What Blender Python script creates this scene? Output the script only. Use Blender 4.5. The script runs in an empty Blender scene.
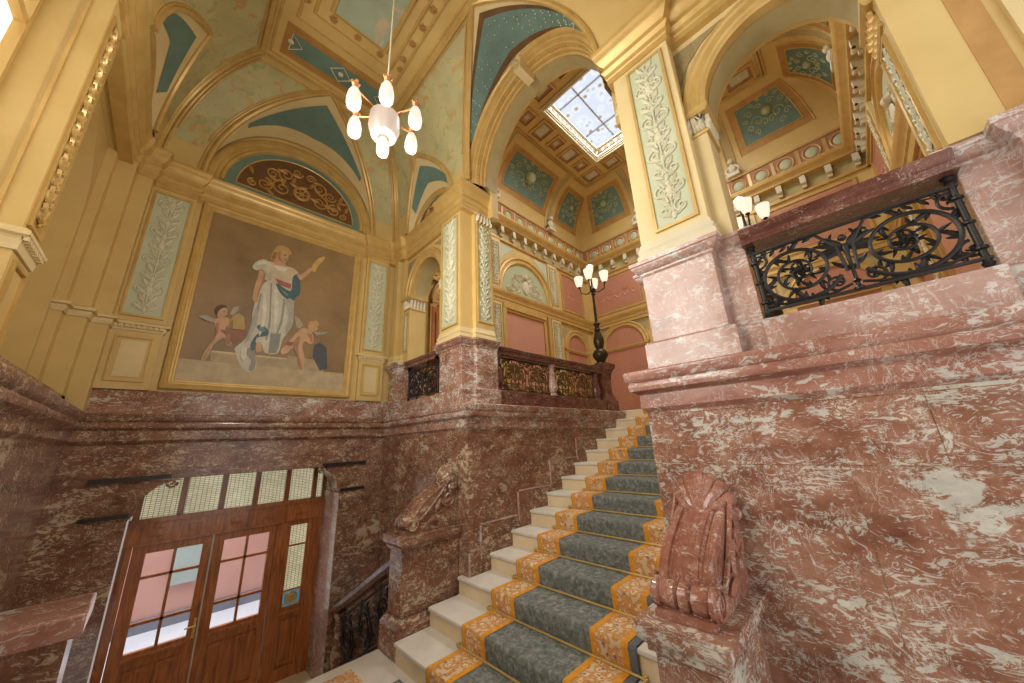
import bpy, bmesh, math, random
from math import sin, cos, pi, sqrt, atan2
from mathutils import Vector, Matrix
random.seed(7)
SC = bpy.context.scene
COL = SC.collection
R0 = math.radians

# ------------------------------------------------------------------ materials
def new_mat(name):
    m = bpy.data.materials.new(name); m.use_nodes = True
    nt = m.node_tree; b = nt.nodes['Principled BSDF']
    return m, nt, b
def lin(c):
    return tuple(((x/255)/12.92 if x/255 <= .04045 else ((x/255+.055)/1.055)**2.4) for x in c) + (1,)
def node(nt, t, **kw):
    n = nt.nodes.new(t)
    for k, v in kw.items():
        if hasattr(n, k): setattr(n, k, v)
        else: n.inputs[k.replace('_', ' ')].default_value = v
    return n
def ramp(nt, src, stops, interp='LINEAR'):
    r = nt.nodes.new('ShaderNodeValToRGB'); r.color_ramp.interpolation = interp
    el = r.color_ramp.elements
    while len(el) > 1: el.remove(el[-1])
    el[0].position, el[0].color = stops[0]
    for p, c in stops[1:]:
        e = el.new(p); e.color = c
    nt.links.new(src, r.inputs[0]); return r.outputs[0]
def mixc(nt, fac, a, b, mode='MIX'):
    m = nt.nodes.new('ShaderNodeMix'); m.data_type = 'RGBA'; m.blend_type = mode
    for s, i in ((fac, 0), (a, 6), (b, 7)):
        if hasattr(s, 'links'): nt.links.new(s, m.inputs[i])
        else: m.inputs[i].default_value = s
    return m.outputs[2]
def coords(nt, scale=(1, 1, 1), rot=(0, 0, 0)):
    t = nt.nodes.new('ShaderNodeTexCoord'); mp = nt.nodes.new('ShaderNodeMapping')
    mp.inputs['Scale'].default_value = scale; mp.inputs['Rotation'].default_value = rot
    nt.links.new(t.outputs['Object'], mp.inputs[0]); return mp.outputs[0]
def noise(nt, co, scale, detail=6, rough=.55, dist=0.):
    n = node(nt, 'ShaderNodeTexNoise'); n.inputs['Scale'].default_value = scale; n.inputs['Detail'].default_value = detail
    n.inputs['Roughness'].default_value = rough; n.inputs['Distortion'].default_value = dist
    nt.links.new(co, n.inputs['Vector']); return n
def bump(nt, b, h, strength=.2, dist=.01):
    n = nt.nodes.new('ShaderNodeBump'); n.inputs['Strength'].default_value = strength; n.inputs['Distance'].default_value = dist
    nt.links.new(h, n.inputs['Height']); nt.links.new(n.outputs[0], b.inputs['Normal'])

def paint(name, c, c2=None, rough=.55, scale=3., metal=0., coat=0.):
    m, nt, b = new_mat(name)
    co = coords(nt); n = noise(nt, co, scale, 5)
    c2 = c2 or tuple(int(x*.9) for x in c)
    col = ramp(nt, n.outputs[0], [(.3, lin(c2)), (.7, lin(c))])
    nt.links.new(col, b.inputs['Base Color'])
    b.inputs['Roughness'].default_value = rough; b.inputs['Metallic'].default_value = metal
    b.inputs['Coat Weight'].default_value = coat
    n2 = noise(nt, co, 60, 3); bump(nt, b, n2.outputs[0], .08, .004)
    return m

def marble(name, dark, base, light, vein, wamt=.5, sc=1., rot=(.5, .4, .6), rough=.16):
    m, nt, b = new_mat(name)
    co = coords(nt, (1., 1., 1.7), rot)
    w = noise(nt, co, 3.2*sc, 4, .6)
    wv = nt.nodes.new('ShaderNodeVectorMath'); wv.operation = 'MULTIPLY_ADD'
    nt.links.new(w.outputs['Color'], wv.inputs[0]); wv.inputs[1].default_value = (.22/sc,)*3
    nt.links.new(co, wv.inputs[2]); wc = wv.outputs[0]
    n1 = noise(nt, wc, 2.6*sc, 9, .68, .3)
    col = ramp(nt, n1.outputs[0], [(.30, lin(dark)), (.48, lin(base)), (.66, lin(light))])
    # broken pale clasts: noise thresholded inside larger clouds
    n2 = noise(nt, wc, 6.5*sc, 10, .7, .5)
    n3 = noise(nt, coords(nt, (1, 1, 1), (.3, 1., .2)), 1.5*sc, 4, .6)
    ad = nt.nodes.new('ShaderNodeMath'); ad.operation = 'MULTIPLY_ADD'
    nt.links.new(n3.outputs[0], ad.inputs[0]); ad.inputs[1].default_value = .75
    nt.links.new(n2.outputs[0], ad.inputs[2])
    t = 1.075 - .1*wamt
    f = ramp(nt, ad.outputs[0], [(t-.05, (0, 0, 0, 1)), (t-.02, (.16, .16, .16, 1)), (t+.012, (.75, .75, .75, 1)), (t+.06, (.95, .95, .95, 1))])
    vcol = ramp(nt, n1.outputs[0], [(.35, lin(tuple(int(x*.82) for x in vein))), (.6, lin(vein))])
    col = mixc(nt, f, col, vcol)
    # small flecks in drifts
    w2 = noise(nt, coords(nt, (1, 1, 1.6), (rot[0]+.5, rot[1]+.4, rot[2])), 2.0*sc, 3, .55)
    wv2 = nt.nodes.new('ShaderNodeVectorMath'); wv2.operation = 'MULTIPLY_ADD'
    nt.links.new(w2.outputs['Color'], wv2.inputs[0]); wv2.inputs[1].default_value = (.5/sc,)*3
    nt.links.new(coords(nt, (1, 1, 2.0), (rot[0]+.3, rot[1]+.4, rot[2])), wv2.inputs[2]); wc2 = wv2.outputs[0]
    for i, (sf, th) in enumerate(((17., .60), (34., .62))):
        nf = noise(nt, wc2, sf*sc*.8, 6, .62, 1.1)
        nd = noise(nt, co, 3.3*sc+i, 4, .6)
        am = nt.nodes.new('ShaderNodeMath'); am.operation = 'MULTIPLY_ADD'; nt.links.new(nd.outputs[0], am.inputs[0]); am.inputs[1].default_value = .5; nt.links.new(nf.outputs[0], am.inputs[2])
        ff = ramp(nt, am.outputs[0], [(th+.27-.06*wamt, (0, 0, 0, 1)), (th+.305-.06*wamt, (.85, .85, .85, 1))])
        col = mixc(nt, ff, col, vcol)
    # fine streaks
    for i, (sc2, rr) in enumerate(((5., .7), (9., -.4))):
        n4 = noise(nt, coords(nt, (1.6, 1.6, .7), (rot[0]+rr, rot[1]-.5, rot[2]+i)), sc2*sc, 6, .62, 1.2)
        f4 = ramp(nt, n4.outputs[0], [(.482, (0, 0, 0, 1)), (.5, (.7, .7, .7, 1)), (.512, (0, 0, 0, 1))])
        n5 = noise(nt, co, 2.1*sc+i, 4)
        f5 = ramp(nt, n5.outputs[0], [(.47, (0, 0, 0, 1)), (.60, (1, 1, 1, 1))])
        mul = nt.nodes.new('ShaderNodeMath'); mul.operation = 'MULTIPLY'
        nt.links.new(f4, mul.inputs[0]); nt.links.new(f5, mul.inputs[1])
        col = mixc(nt, mul.outputs[0], col, lin(vein))
    nt.links.new(col, b.inputs['Base Color'])
    b.inputs['Roughness'].default_value = rough
    b.inputs['Specular IOR Level'].default_value = .4
    return m

def damask(name, c, c2, sc=9.):
    m, nt, b = new_mat(name)
    co = coords(nt); v = node(nt, 'ShaderNodeTexVoronoi'); v.inputs['Scale'].default_value = sc
    nz = noise(nt, co, 4, 5, .6, .5)
    wv = nt.nodes.new('ShaderNodeVectorMath'); wv.operation = 'MULTIPLY_ADD'
    nt.links.new(nz.outputs['Color'], wv.inputs[0]); wv.inputs[1].default_value = (.18,)*3; nt.links.new(co, wv.inputs[2])
    nt.links.new(wv.outputs[0], v.inputs['Vector'])
    f = ramp(nt, v.outputs['Distance'], [(.25, (0, 0, 0, 1)), (.35, (1, 1, 1, 1)), (.45, (.2, .2, .2, 1))])
    nt.links.new(mixc(nt, f, lin(c), lin(c2)), b.inputs['Base Color'])
    b.inputs['Roughness'].default_value = .6
    return m

def painted_floral(name, base, tints, sc=5.):
    m, nt, b = new_mat(name)
    co = coords(nt); n = noise(nt, co, 3., 5, .6)
    col = ramp(nt, n.outputs[0], [(.3, lin(tuple(int(x*.9) for x in base))), (.7, lin(base))])
    for i, c in enumerate(tints):
        n2 = noise(nt, coords(nt, (1, 1, 1), (i*.7, i*1.3, i)), sc+i*1.7, 4, .6, 1.)
        f = ramp(nt, n2.outputs[0], [(.58, (0, 0, 0, 1)), (.66, (.8, .8, .8, 1))])
        col = mixc(nt, f, col, lin(c))
    nt.links.new(col, b.inputs['Base Color']); b.inputs['Roughness'].default_value = .6
    return m

def emis(name, c, s, base=(255, 250, 240)):
    m, nt, b = new_mat(name)
    b.inputs['Base Color'].default_value = lin(base); b.inputs['Roughness'].default_value = .3
    b.inputs['Emission Color'].default_value = lin(c); b.inputs['Emission Strength'].default_value = s
    return m

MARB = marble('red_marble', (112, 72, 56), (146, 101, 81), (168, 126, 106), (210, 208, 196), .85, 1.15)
MARBL = marble('ledge_marble', (126, 82, 68), (156, 108, 92), (174, 132, 116), (208, 202, 192), .4, 1.1)
MARBC = marble('carved_red_marble', (122, 76, 60), (150, 98, 80), (166, 116, 98), (206, 192, 178), .1, 1.6)
MARB2 = marble('shaded_red_marble', (92, 60, 46), (122, 82, 64), (144, 102, 82), (198, 180, 150), .62, 1.45, (1.0, .3, .2))  # same red marble, with the dimmer left side's shade put into its colour
MARBP = marble('pink_marble', (150, 112, 98), (172, 136, 122), (186, 154, 142), (212, 206, 198), .6, 1.0, (.2, .8, .4))
MARBD = marble('dark_marble', (72, 40, 32), (98, 60, 50), (122, 80, 68), (170, 146, 130), .1, 1.5, (.3, .1, .9))
OCH = paint('ochre_plaster', (206, 178, 114), (196, 166, 102), .5)
OCHL = paint('cream_ochre_plaster', (216, 196, 146), (206, 184, 132), .5)
GOLD = paint('gilded_moulding', (206, 174, 108), (188, 154, 88), .38, 6, .25)
GOLDD = paint('old_gold', (186, 142, 78), (164, 122, 64), .5, 6, .15)
RELF = paint('low_relief_plaster', (208, 204, 176), (194, 190, 160), .6)
CREAM = paint('cream_relief', (216, 206, 180), (200, 190, 160), .6)
PGREEN = paint('pale_green_ground', (178, 184, 148), (166, 172, 134), .6)
MINT = paint('mint_ground', (190, 194, 164), (178, 184, 152), .6)
TEAL = paint('teal_ground', (106, 134, 122), (92, 118, 108), .6, 5)
FLOR = painted_floral('pale_green_floral_painting', (190, 184, 134), [(192, 150, 76), (150, 158, 100), (190, 140, 100)], 3.5)
SKYP = painted_floral('painted_sky_panel', (170, 186, 160), [(212, 176, 146), (196, 200, 176)], 1.6)
BROWNO = paint('brown_ground', (112, 78, 40), (92, 62, 32), .6, 8)
SPAN = damask('painted_spandrel_ornament', (160, 138, 92), (112, 124, 100), 16)
PINK = damask('terracotta_damask', (184, 128, 102), (172, 116, 92))
ROSE = damask('rose_damask', (198, 144, 122), (186, 132, 110), 14)
BRACKB = paint('grey_green_painted_frieze', (176, 160, 112), (160, 146, 100), .6, 5)
MAUVE = paint('mauve_frieze', (168, 118, 92), (150, 104, 82), .6, 5)
STONE = paint('cream_limestone', (226, 208, 172), (212, 190, 150), .42, 4)
TREAD = paint('worn_stone_tread', (218, 212, 200), (202, 195, 182), .35, 5)
IRON = paint('black_wrought_iron', (52, 48, 46), (40, 37, 36), .42, 8, .5)
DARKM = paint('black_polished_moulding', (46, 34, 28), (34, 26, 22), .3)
BRONZE = paint('dark_bronze', (74, 66, 50), (52, 46, 36), .4, 8, .7)
GBRONZE = paint('gilded_bronze_scrollwork', (132, 104, 58), (84, 66, 40), .42, 8, .5)
BRASS = paint('polished_brass', (226, 198, 124), (206, 176, 100), .3, 6, .45)
COPPER = paint('copper_arms', (214, 150, 100), (196, 132, 84), .35, 6, .5)
WOOD = None
def wood():
    m, nt, b = new_mat('varnished_oak')
    co = coords(nt, (7, 7, .7)); n = noise(nt, co, 4, 6, .6, .8)
    col = ramp(nt, n.outputs[0], [(.3, lin((126, 70, 32))), (.55, lin((176, 106, 52))), (.8, lin((204, 134, 72)))])
    nt.links.new(col, b.inputs['Base Color']); b.inputs['Roughness'].default_value = .3; b.inputs['Coat Weight'].default_value = .3
    return m
WOOD = wood()
LAMPG = emis('lit_opal_glass', (255, 234, 214), 1.0, (120, 112, 104))
LAMPC = emis('frosted_bowl_glass', (255, 228, 208), .5, (120, 110, 100))
LAMPS = emis('lit_candelabra_glass', (255, 232, 206), 1.1, (120, 110, 100))
WINW = paint('cream_window_plaster', (220, 206, 168), (210, 194, 152), .5)
def carpet_mat():
    m, nt, b = new_mat('grey_green_carpet')
    co = coords(nt); n = noise(nt, co, 22, 6, .65, .8)
    col = ramp(nt, n.outputs[0], [(.34, lin((82, 87, 82))), (.5, lin((110, 114, 107))), (.66, lin((146, 147, 138)))])
    nt.links.new(col, b.inputs['Base Color']); b.inputs['Roughness'].default_value = .9
    n2 = noise(nt, co, 300, 2); bump(nt, b, n2.outputs[0], .5, .004)
    return m
CARPET = carpet_mat()
def border_mat():
    m, nt, b = new_mat('orange_scroll_border')
    co = coords(nt); nz = noise(nt, co, 9, 4, .6, .5)
    wv = nt.nodes.new('ShaderNodeVectorMath'); wv.operation = 'MULTIPLY_ADD'
    nt.links.new(nz.outputs['Color'], wv.inputs[0]); wv.inputs[1].default_value = (.1,)*3; nt.links.new(co, wv.inputs[2])
    v = node(nt, 'ShaderNodeTexVoronoi'); v.inputs['Scale'].default_value = 15; nt.links.new(wv.outputs[0], v.inputs['Vector'])
    col = ramp(nt, v.outputs['Distance'], [(.0, lin((120, 74, 50))), (.10, lin((190, 116, 40))), (.17, lin((206, 148, 70))), (.23, lin((218, 200, 164))), (.32, lin((220, 204, 170))), (.38, lin((190, 120, 44))), (.48, lin((206, 168, 110))), (.58, lin((180, 110, 50))), (.7, lin((206, 180, 140)))])
    v2 = node(nt, 'ShaderNodeTexVoronoi'); v2.inputs['Scale'].default_value = 12; nt.links.new(co, v2.inputs['Vector'])
    f = ramp(nt, v2.outputs['Distance'], [(.12, (1, 1, 1, 1)), (.18, (0, 0, 0, 1))])
    col = mixc(nt, f, col, lin((110, 104, 116)))
    nt.links.new(col, b.inputs['Base Color']); b.inputs['Roughness'].default_value = .9
    return m
BORD = border_mat()
ORANGE = paint('orange_border_line', (222, 158, 48), (198, 130, 34), .9, 40)
EDGEG = paint('slate_carpet_edge', (104, 110, 112), (92, 98, 100), .9, 20)
def glass_mat(name, c, alpha=.25, rough=.05):
    m, nt, b = new_mat(name)
    b.inputs['Base Color'].default_value = lin(c); b.inputs['Roughness'].default_value = rough
    b.inputs['Alpha'].default_value = alpha
    return m

# ------------------------------------------------------------------ mesh builder
ID = lambda a, b, c: (a, b, c)
class MB:
    def __init__(s, T=None):
        s.v = []; s.f = []; s.T = T
    def add(s, vs, fs):
        o = len(s.v)
        s.v += [(s.T(*p) if s.T else tuple(p)) for p in vs]
        s.f += [[i+o for i in f] for f in fs]; return s
    def box(s, x0, x1, y0, y1, z0, z1):
        vs = [(x, y, z) for z in (z0, z1) for y in (y0, y1) for x in (x0, x1)]
        return s.add(vs, [(0, 2, 3, 1), (4, 5, 7, 6), (0, 1, 5, 4), (2, 6, 7, 3), (0, 4, 6, 2), (1, 3, 7, 5)])
    def grid(s, rows, cu=False, cv=False):
        n = len(rows[0]); vs = [p for r in rows for p in r]; fs = []
        for i in range(len(rows) - (0 if cu else 1)):
            for j in range(n - (0 if cv else 1)):
                a, b = i*n, ((i+1) % len(rows))*n; k = (j+1) % n
                fs.append((a+j, a+k, b+k, b+j))
        return s.add(vs, fs)
    def poly(s, pts, h):                       # prism of a polygon given as 3-D pts and an offset vector
        n = len(pts); q = [(p[0]+h[0], p[1]+h[1], p[2]+h[2]) for p in pts]
        return s.add(list(pts)+q, [list(range(n)), list(range(2*n-1, n-1, -1))] + [(i, (i+1) % n, n+(i+1) % n, n+i) for i in range(n)])
    def tube(s, pts, r, n=6, cap=True):
        pts = [Vector(p) for p in pts]; m = len(pts)
        rs = r if isinstance(r, (list, tuple)) else [r]*m
        up = None; rows = []
        for i, p in enumerate(pts):
            t = (pts[min(i+1, m-1)] - pts[max(i-1, 0)])
            if t.length < 1e-9: t = Vector((0, 0, 1))
            t.normalize()
            if up is None:
                up = Vector((0, 0, 1)) if abs(t.z) < .9 else Vector((1, 0, 0))
            a = t.cross(up)
            if a.length < 1e-6: a = t.cross(Vector((.3, .5, .8)))
            a.normalize(); b = a.cross(t); up = b
            rows.append([tuple(p + a*rs[i]*cos(2*pi*k/n) + b*rs[i]*sin(2*pi*k/n)) for k in range(n)])
        s.grid(rows, cv=True)
        if cap:
            o = len(s.v); s.f += [[o-n+k for k in range(n)], [o-m*n+k for k in range(n-1, -1, -1)]]
        return s
    def lathe(s, prof, c=(0, 0, 0), n=16, axis='z'):
        rows = [[(c[0]+r*cos(2*pi*k/n), c[1]+r*sin(2*pi*k/n), c[2]+z) for k in range(n)] for r, z in prof]
        s.grid(rows, cv=True)
        o = len(s.v); m = len(prof)
        s.f += [[o-n+k for k in range(n)], [o-m*n+k for k in range(n-1, -1, -1)]]
        return s
    def ball(s, c, r, n=8, sq=(1, 1, 1)):
        rows = [[(c[0]+sq[0]*r*sin(pi*i/n)*cos(2*pi*k/n), c[1]+sq[1]*r*sin(pi*i/n)*sin(2*pi*k/n), c[2]+sq[2]*r*cos(pi*i/n)) for k in range(n)] for i in range(1, n)]
        s.grid(rows, cv=True); o = len(s.v); s.f += [[o-n+k for k in range(n)], [o-(n-1)*n+k for k in range(n-1, -1, -1)]]
        return s
    def sweep(s, path, prof, side=1, closed=False):   # horizontal moulding: path of (x,y), prof of (out,z)
        P = [Vector((p[0], p[1])) for p in path]; m = len(P); rows = []
        for i in range(m):
            d1 = (P[i]-P[i-1]) if (i > 0 or closed) else (P[1]-P[0])
            d2 = (P[(i+1) % m]-P[i]) if (i < m-1 or closed) else (P[i]-P[i-1])
            d1 = d1.normalized(); d2 = d2.normalized()
            n1 = Vector((-d1.y, d1.x)); n2 = Vector((-d2.y, d2.x)); n = (n1+n2)
            n = n/max(.25, 1+n1.dot(n2))*side
            rows.append([(P[i].x+n.x*o, P[i].y+n.y*o, z) for o, z in prof])
        s.grid(rows, cu=closed)
        if not closed:
            k = len(prof); o = len(s.v); s.f += [[o-k+j for j in range(k)], [o-m*k+j for j in range(k-1, -1, -1)]]
        return s
    def leaf(s, p, ang, L, W, th=.006, plane='xz', curl=.0):
        out = []
        for t, w in ((0, .2), (.2, .75), (.45, 1.), (.7, .92), (.9, .6), (1, .12)):
            out.append((t*L, w*W*.5, curl*t*t*L))
        ca, sa = cos(ang), sin(ang); rows = []
        for x, w, c in out:
            row = []
            for yy, zz in ((-w, 0), (0, th*2), (w, 0), (0, -th)):
                X, Y = x*ca-(yy+c)*sa, x*sa+(yy+c)*ca
                row.append((p[0]+X, p[1]+zz, p[2]+Y))
            rows.append(row)
        s.grid(rows, cv=True); o = len(s.v); s.f += [[o-4, o-3, o-2, o-1], [o-21, o-22, o-23, o-24]]
        return s
    def build(s, name, mat, parent=None, smooth=True, kind=None, bevel=0):
        me = bpy.data.meshes.new(name); me.from_pydata(s.v, [], s.f); me.update()
        bm = bmesh.new(); bm.from_mesh(me); bmesh.ops.recalc_face_normals(bm, faces=bm.faces); bm.to_mesh(me); bm.free()
        o = bpy.data.objects.new(name, me); COL.objects.link(o)
        me.materials.append(mat)
        if smooth:
            me.shade_smooth(); me.set_sharp_from_angle(angle=R0(38))
        if parent:
            o.parent = parent
            o.matrix_parent_inverse = Matrix.Translation(-PLOC(parent))
        if kind: o['kind'] = kind
        if bevel:
            b = o.modifiers.new('bevel', 'BEVEL'); b.width = bevel; b.segments = 2; b.limit_method = 'ANGLE'
        return o
def PLOC(o):
    return Vector(o.location) if o.type == 'EMPTY' else Vector((0, 0, 0))
def empty(name, loc=(0, 0, 0), kind=None):
    o = bpy.data.objects.new(name, None); COL.objects.link(o); o.location = loc
    o.empty_display_size = .1
    if kind: o['kind'] = kind
    return o
def tag(o, label, cat, group=None, kind=None):
    o['label'] = label; o['category'] = cat
    if group: o['group'] = group
    if kind: o['kind'] = kind
    return o
def thing(name, label, cat, loc=(0, 0, 0), group=None):
    return tag(empty(name, loc), label, cat, group)
def arc(c, R, zs, n=24, a0=pi, a1=0, rz=None):
    rz = rz or R
    return [(c+R*cos(a0+(a1-a0)*i/n), zs+rz*sin(a0+(a1-a0)*i/n)) for i in range(n+1)]
def arch_panel(mb, a0, a1, b0, b1, z0, z1, c, R, zs, rz=None, zo=None, n=24):
    """wall slab (a along, b depth, z up) with an arch-headed opening"""
    zo = z0 if zo is None else zo
    A = arc(c, R, zs, n, rz=rz)
    for b in (b0, b1):
        mb.add([(a0, b, z0), (c-R, b, z0), (c-R, b, z1), (a0, b, z1)], [(0, 1, 2, 3)])
        mb.add([(c+R, b, z0), (a1, b, z0), (a1, b, z1), (c+R, b, z1)], [(0, 1, 2, 3)])
        mb.grid([[(a, b, z) for a, z in A], [(a, b, z1) for a, z in A]])
        if zo > z0: mb.add([(c-R, b, z0), (c+R, b, z0), (c+R, b, zo), (c-R, b, zo)], [(0, 1, 2, 3)])
    full = [(c-R, zo)] + A + [(c+R, zo)]
    mb.grid([[(a, b0, z) for a, z in full], [(a, b1, z) for a, z in full]])
    if zo > z0: mb.add([(c-R, b0, zo), (c+R, b0, zo), (c+R, b1, zo), (c-R, b1, zo)], [(0, 1, 2, 3)])
    for a in (a0, a1): mb.add([(a, b0, z0), (a, b1, z0), (a, b1, z1), (a, b0, z1)], [(0, 1, 2, 3)])
    for z, x0, x1 in ((z1, a0, a1),) + (((z0, a0, c-R), (z0, c+R, a1)) if zo <= z0 else ((z0, a0, a1),)): mb.add([(x0, b0, z), (x1, b0, z), (x1, b1, z), (x0, b1, z)], [(0, 1, 2, 3)])
    return mb
def archivolt(mb, c, R, zs, prof, rz=None, n=32, foot=None):
    """prof of (dr, b); swept along the arch, with optional straight feet down to z=foot"""
    k = (rz or R)/R; rows = []
    if foot is not None: rows.append([(c-R-d, b, foot) for d, b in prof])
    for i in range(n+1):
        t = pi - pi*i/n
        rows.append([(c+(R+d)*cos(t), b, zs+(R*k+d)*sin(t)) for d, b in prof])
    if foot is not None: rows.append([(c+R+d, b, foot) for d, b in prof])
    return mb.grid(rows)
def fillet_frame(mb, a0, a1, z0, z1, b, w=.02, h=.012):
    for q in ((a0, a1, z0, z0+w), (a0, a1, z1-w, z1), (a0, a0+w, z0+w, z1-w), (a1-w, a1, z0+w, z1-w)):
        mb.box(q[0], q[1], b, b+h, q[2], q[3])
    return mb
def spiral(cx, cz, r, turns, a0, dirn=1, n=30, k=.12):
    out = []
    for i in range(n+1):
        t = i/n; a = a0 + dirn*turns*2*pi*t; rr = r*((1-t)**1.0*(1-k)+k)
        out.append((cx+rr*cos(a), cz+rr*sin(a)))
    return out
def scrolls_column(mb, a, w, z0, z1, b, r=.009, step=None, figs=True):
    """candelabra ornament: central stem, mirrored spirals, leaves and blobs"""
    step = step or w*.62; n = max(1, int((z1-z0)/step)); step = (z1-z0)/n
    mb.tube([(a, b, z0), (a, b, z1)], r*.8, 5)
    for i in range(n):
        zc = z0+step*(i+.5); q = w*.21
        for s in (-1, 1):
            up = 1 if i % 2 == 0 else -1
            sp = spiral(a+s*w*.22, zc, q, 1.4, pi/2 if s < 0 else pi/2, s*up, 18)
            mb.tube([(x, b, z) for x, z in sp], [r*(1-.5*j/18) for j in range(19)], 5)
            mb.leaf((a+s*w*.05, b, zc-step*.35), pi/2-s*.9, w*.36, w*.15, r*.7)
            mb.leaf((a+s*w*.05, b, zc+step*.1), pi/2-s*.5, w*.4, w*.14, r*.7)
        mb.ball((a, b, zc-step*.3), w*.08, 6, (1, .4, 1.3))
        if figs and i % 3 == 1:        # little putto: body, head, limbs
            mb.ball((a, b, zc), w*.13, 8, (.8, .45, 1.3)); mb.ball((a, b, zc+w*.22), w*.085, 8, (1, .6, 1))
            for s in (-1, 1):
                mb.tube([(a+s*w*.08, b, zc+w*.12), (a+s*w*.2, b, zc+w*.1), (a+s*w*.27, b, zc+w*.2)], w*.035, 5)
                mb.tube([(a+s*w*.05, b, zc-w*.12), (a+s*w*.12, b, zc-w*.26), (a+s*w*.07, b, zc-w*.4)], w*.045, 5)
    return mb
def scroll_halfdisc(mb, c, R, zs, b, r=.012, rz=None):
    k = (rz or R)/R
    def sp(x, z, q, s, a0=0):
        p = spiral(c+x*R, zs+z*R*k, q*R, 1.6, a0, s, 22)
        mb.tube([(u, b, w) for u, w in p], [r*(1-.5*j/22) for j in range(23)], 5)
    for s in (-1, 1):
        sp(s*.34, .26, .17, -s, pi/2); sp(s*.62, .2, .14, s, pi/2); sp(s*.3, .62, .15, s, -pi/2); sp(s*.52, .52, .12, -s, 0)
        sp(s*.8, .12, .08, -s, pi/2); sp(s*.12, .78, .09, s, 0)
        for j in range(10):
            t = random.uniform(.08, .92); q = random.uniform(.4, .9)
            mb.leaf((c+s*q*R*cos(t*pi/2), b, zs+q*R*k*sin(t*pi/2)*.95), random.uniform(0, 2*pi), R*.17, R*.07, r*.7)
    ring = [(c+.13*R*cos(t*2*pi/16), b, zs+R*k*.3+.13*R*sin(t*2*pi/16)) for t in range(17)]
    mb.tube(ring, r*1.5, 6)
    for t in range(6): mb.tube([(c, b, zs+.3*R*k), (c+.12*R*cos(t*pi/3), b, zs+.3*R*k+.12*R*sin(t*pi/3))], r*.8, 5)
    mb.ball((c, b, zs+.3*R*k), R*.035, 6)
    return mb
# ------------------------------------------------------------------ layout (metres; the eye is the origin, +x up the stairs, +y to the painting)
U = 2.5; VB = 5.5; UL = -.69; VC = 2.165; VR = -1.2
ZL = -1.832; ZD = -2.86; ZF = .46           # landing, door level, gallery floor
ZS = 3.66; ZC = 5.06                        # springing and flat of the vault
HU = 9.1; HV0, HV1 = -1.2, 5.5; HZ = 7.5    # upper hall
W_R = lambda a, b, z: (U-b, a, z)           # wall towards the stairs (a = y)
W_B = lambda a, b, z: (a, VB-b, z)          # painting wall (a = x)
W_L = lambda a, b, z: (UL-.12+b, a, z)      # window wall (a = y)
H_L = lambda a, b, z: (a, HV1-b, z)
H_R = lambda a, b, z: (a, HV0+b, z)
H_F = lambda a, b, z: (HU-b, a, z)
W_S = lambda a, b, z: (a, 3.37-b, z)        # stair side face of the left pier (a = x)
W_S2 = lambda a, b, z: (a, VC*2-3.37+b, z)

# ------------------------------------------------------------------ floors and stairs
fl = empty('floor', (0, 0, ZL), 'structure')
MB().box(UL-.1, 1.9, -1.3, 3.47, ZL-.2, ZL).box(1.7, 2.6, -1.3, .98, ZL-.2, ZL).build('landing', TREAD, fl)
MB().box(UL-.4, 2.6, 3.3, 7.2, ZD-.2, ZD).build('entrance_floor', STONE, fl)
fu = empty('floor_upper', (6, 2, ZF), 'structure')
MB().box(U+.1, 6.2, 3.3, 5.6, ZF-.25, ZF).box(6.2, HU+.2, HV0-.1, HV1+.1, ZF-.25, ZF).box(U+.1, 6.2, HV0-.1, 1.1, ZF-.25, ZF).build('gallery_floor', STONE, fu)

st = thing('stone_staircase', 'broad flight of cream stone steps rising through the arch to the upper hall', 'stairs', (1.757, VC, ZL))
NR, TD, RS = 14, .342, .165
NZ = lambda k: -1.667+RS*k
NU = lambda k: 1.757+TD*k
SW0 = lambda k: 1.012 if k <= 2 else 1.12
SW1 = lambda k: 3.408 if k <= 2 else 3.29
for k in range(NR):
    a0, a1 = SW0(k), SW1(k); x = NU(k); z = NZ(k)
    rs = MB().box(x+.02, x+TD+.05, a0, a1, z-RS-.02, z-.035).build('riser', STONE, st)
    b = MB().sweep([(x+.012, a0), (x+.012, a1)], [(0, z-.035), (.01, z-.03), (.014, z-.018), (.01, z-.004), (0, z), (-TD-.01, z), (-TD-.01, z-.035)], 1)
    b.build('tread', TREAD, st)
lst = thing('lower_staircase', 'short pale flight of steps going down from the landing to the entrance door', 'stairs', (.9, 4.4, ZD))
for k in range(6):
    y = 3.45+.3*k; z = ZL-.17*k
    MB().box(-.12, 1.855, y, y+.32, z-.22, z-.004).build('step', TREAD, lst)

# carpet with borders
C0, C1 = 1.41, 2.86
cp = thing('stair_carpet', 'grey green stair carpet with orange scroll borders running up the stone steps', 'carpet', (NU(0), VC, ZL))
def runner(v0, v1, off, name, mat):
    rows = []
    k0, k1 = 0, NR-1
    pr = [(NU(0)-.008, ZL+.004)]
    for k in range(k0, k1+1):
        x, z = NU(k), NZ(k)
        pr += [(x+.006, z-RS+.012), (x-.008, z-.03), (x-.006, z-.006), (x+.006, z+.007)] + ([(x+TD-.004, z+.008)] if k < k1 else [(x+1.4, z+.008)])
    pr = [(x-off*.7, z+off) for x, z in pr]
    return MB().grid([[(x, v0, z) for x, z in pr], [(x, v1, z) for x, z in pr]]).build(name, mat, cp)
runner(C0, C1, .002, 'carpet_field', CARPET)
for v0, v1 in ((C0+.06, C0+.36), (C1-.31, C1-.01)):
    runner(v0, v1, .0045, 'border', BORD)
    runner(v0, v0+.05, .0065, 'border_line', ORANGE); runner(v1-.05, v1, .0065, 'border_line', ORANGE)
runner(C0, C0+.055, .0055, 'carpet_edge', EDGEG)
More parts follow.
